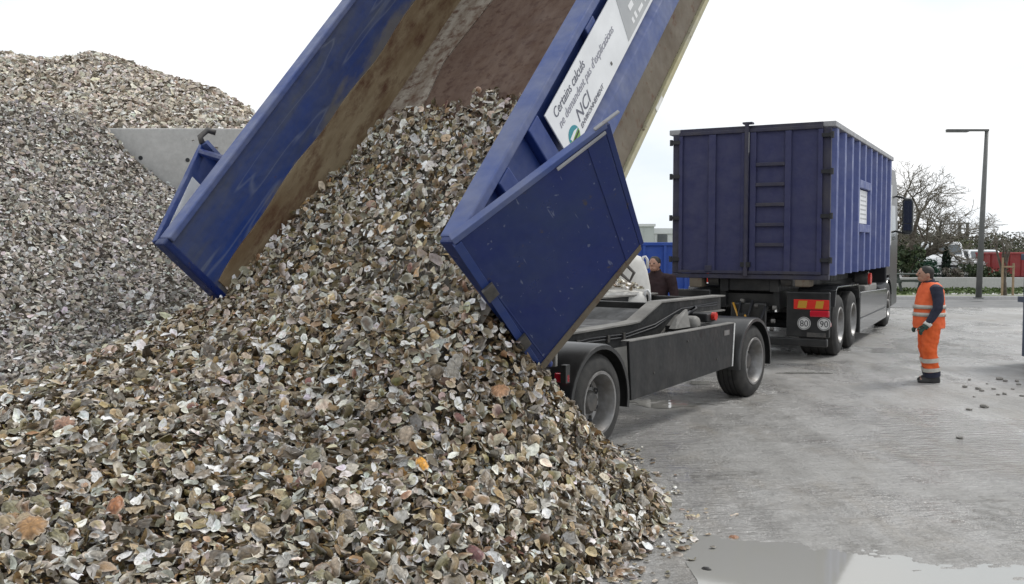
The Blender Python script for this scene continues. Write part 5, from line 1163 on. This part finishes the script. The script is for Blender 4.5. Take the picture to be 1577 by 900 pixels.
bush('evergreen_bush', X_at(1470, 43), 43, .9, .75, BROWN, 'small brown shrub between cypress and white car', 600, seed=9, size=.05)
def bare_tree(name, x, y, ht, label, lean=(0, 0), seed=1, spread=.55, base=.1, twig=3, up=.12, first=4):
    e = tag(empty(name, (x, y, base)), label, 'tree'); r_ = random.Random(seed); tr_, tw_ = MB(), MB()
    def grow(p_, d_, ln, rad, lev):
        d_ = d_ / np.linalg.norm(d_); mid = p_ + d_ * ln * .5 + np.array([r_.gauss(0, .05), r_.gauss(0, .05), r_.gauss(0, .03)]) * ln; q_ = p_ + d_ * ln + np.array([r_.gauss(0, .06), r_.gauss(0, .06), 0]) * ln
        (tr_ if lev < 3 else tw_).tube([p_, mid, q_], [max(rad, .010), max(rad * .85, .009), max(rad * .68, .008)], 6 if lev < 3 else 3, cap=False)
        if lev >= 3 + twig - 1: return
        for k in range(r_.choice((2, 3, 3)) if lev else first):
            nd = d_ + np.array([r_.gauss(0, spread), r_.gauss(0, spread), r_.gauss(up, spread * .6)]) + np.array([lean[0], lean[1], 0]) * .3
            grow(q_ if k < 2 else mid, nd, ln * r_.uniform(.62, .84), rad * r_.uniform(.5, .66), lev + 1)
    grow(np.zeros(3), np.array([lean[0] * .3, lean[1], 1.]), ht * .30, ht * .028, 0)
    tr_.build('trunk', 'bark', e, smooth=True); tw_.build('crown', 'twig', e, smooth=True); return e
M['twig'] = mat('twig_bark', (.14, .125, .10), (.20, .18, .14), 6, .9)
bare_tree('bare_tree', X_at(1396, 46), 46, 6.7, 'bare winter tree spreading behind the truck cab', (.25, 0), 31, .75, twig=5, first=8)
bare_tree('bare_tree', X_at(1350, 50), 50, 6.2, 'bare winter tree hidden mostly behind the truck container', (.1, 0), 21, .55, twig=3)
e = bare_tree('young_tree', X_at(1553, 33), 33.2, 2.9, 'thin young tree held between two wooden stakes', (0, 0), 5, .22, twig=1, up=.8)
for dx, h_ in ((-.16, 1.35), (.22, 1.15)): MB().tube([(dx, -.12, 0), (dx, -.12, h_)], .04, 8).build('stake', 'stake', e)
MB().box(-.19, .25, -.17, -.16, 1.0, 1.06).build('tie', 'stake', e)
V_, W_ = [], []
def wood(r_, k):
    x = X_at(1370, 112) + r_.uniform(0, 1, k) ** 1.6 * 75; h = 2.75 + .4 * np.sin(x * .55) + .4 * np.sin(x * 1.7 + 1) + .35 * np.sin(x * .17); y = 112 + r_.uniform(-5, 5, k); return np.c_[x, y, r_.uniform(0, 1, k) ** 1.1 * h + .05]
o = link('far_wood', np_mesh('far_wood', *leaf_cloud(42000, wood, .10, np.concatenate([BROWN, BROWN, BROWN, GREEN, OLIVE]), 2, 1.5), smooth=False), 'leaf')  # distance haze put into the foliage as lighter browns
tag(o, 'brown winter woodland along the horizon beyond the parked vehicles', 'woodland', kind='stuff')
# grass tufts on the verge
def gr(r_, k): return np.c_[r_.uniform(2, 34, k), r_.uniform(34.0, 38.2, k), r_.uniform(.1, .16, k)]
o = link('verge_grass', np_mesh('verge_grass', *leaf_cloud(9000, gr, .055, np.array([(.07, .11, .03), (.10, .14, .045), (.06, .09, .03)]), 8), smooth=False), 'leaf')
tag(o, 'short green grass on the verge before the low wall', 'grass', kind='stuff')
# mud clods and crushed shell scraps beside the grey-blue skip
import bmesh as _b
bmx = _b.new(); _b.ops.create_icosphere(bmx, subdivisions=2, radius=.5)
for v in bmx.verts: v.co *= 1 + .22 * math.sin(v.co.x * 9) * math.sin(v.co.y * 7 + 1) + random.gauss(0, .07); v.co.z *= .5
mc = bpy.data.meshes.new('mud_clod'); bmx.to_mesh(mc); bmx.free(); mc.materials.append(M['mud'])
for (u0, v0, s_) in [(1486, 597, .11), (1506, 600, .10), (1512, 603, .08), (1540, 585, .13), (1548, 588, .09), (1566, 588, .10), (1569, 593, .08), (1547, 608, .08), (1537, 609, .06), (1492, 632, .09), (1515, 628, .12), (1574, 611, .08), (1493, 586, .07), (1530, 600, .07), (1478, 676, .10), (1560, 600, .06), (1520, 592, .05), (1500, 612, .05)]:
    q = at(u0, v0, z=0); o = bpy.data.objects.new('mud_clod', mc); COL.objects.link(o); o.location = (q[0], q[1], s_ * .12); o.rotation_euler = (0, 0, random.random() * 6); o.scale = (s_ * .8, s_ * random.uniform(.4, .8), s_ * random.uniform(.5, 1.0))
    tag(o, 'small dark mud clod on the concrete near the grey-blue skip', 'debris', 'mud clods by the skip')
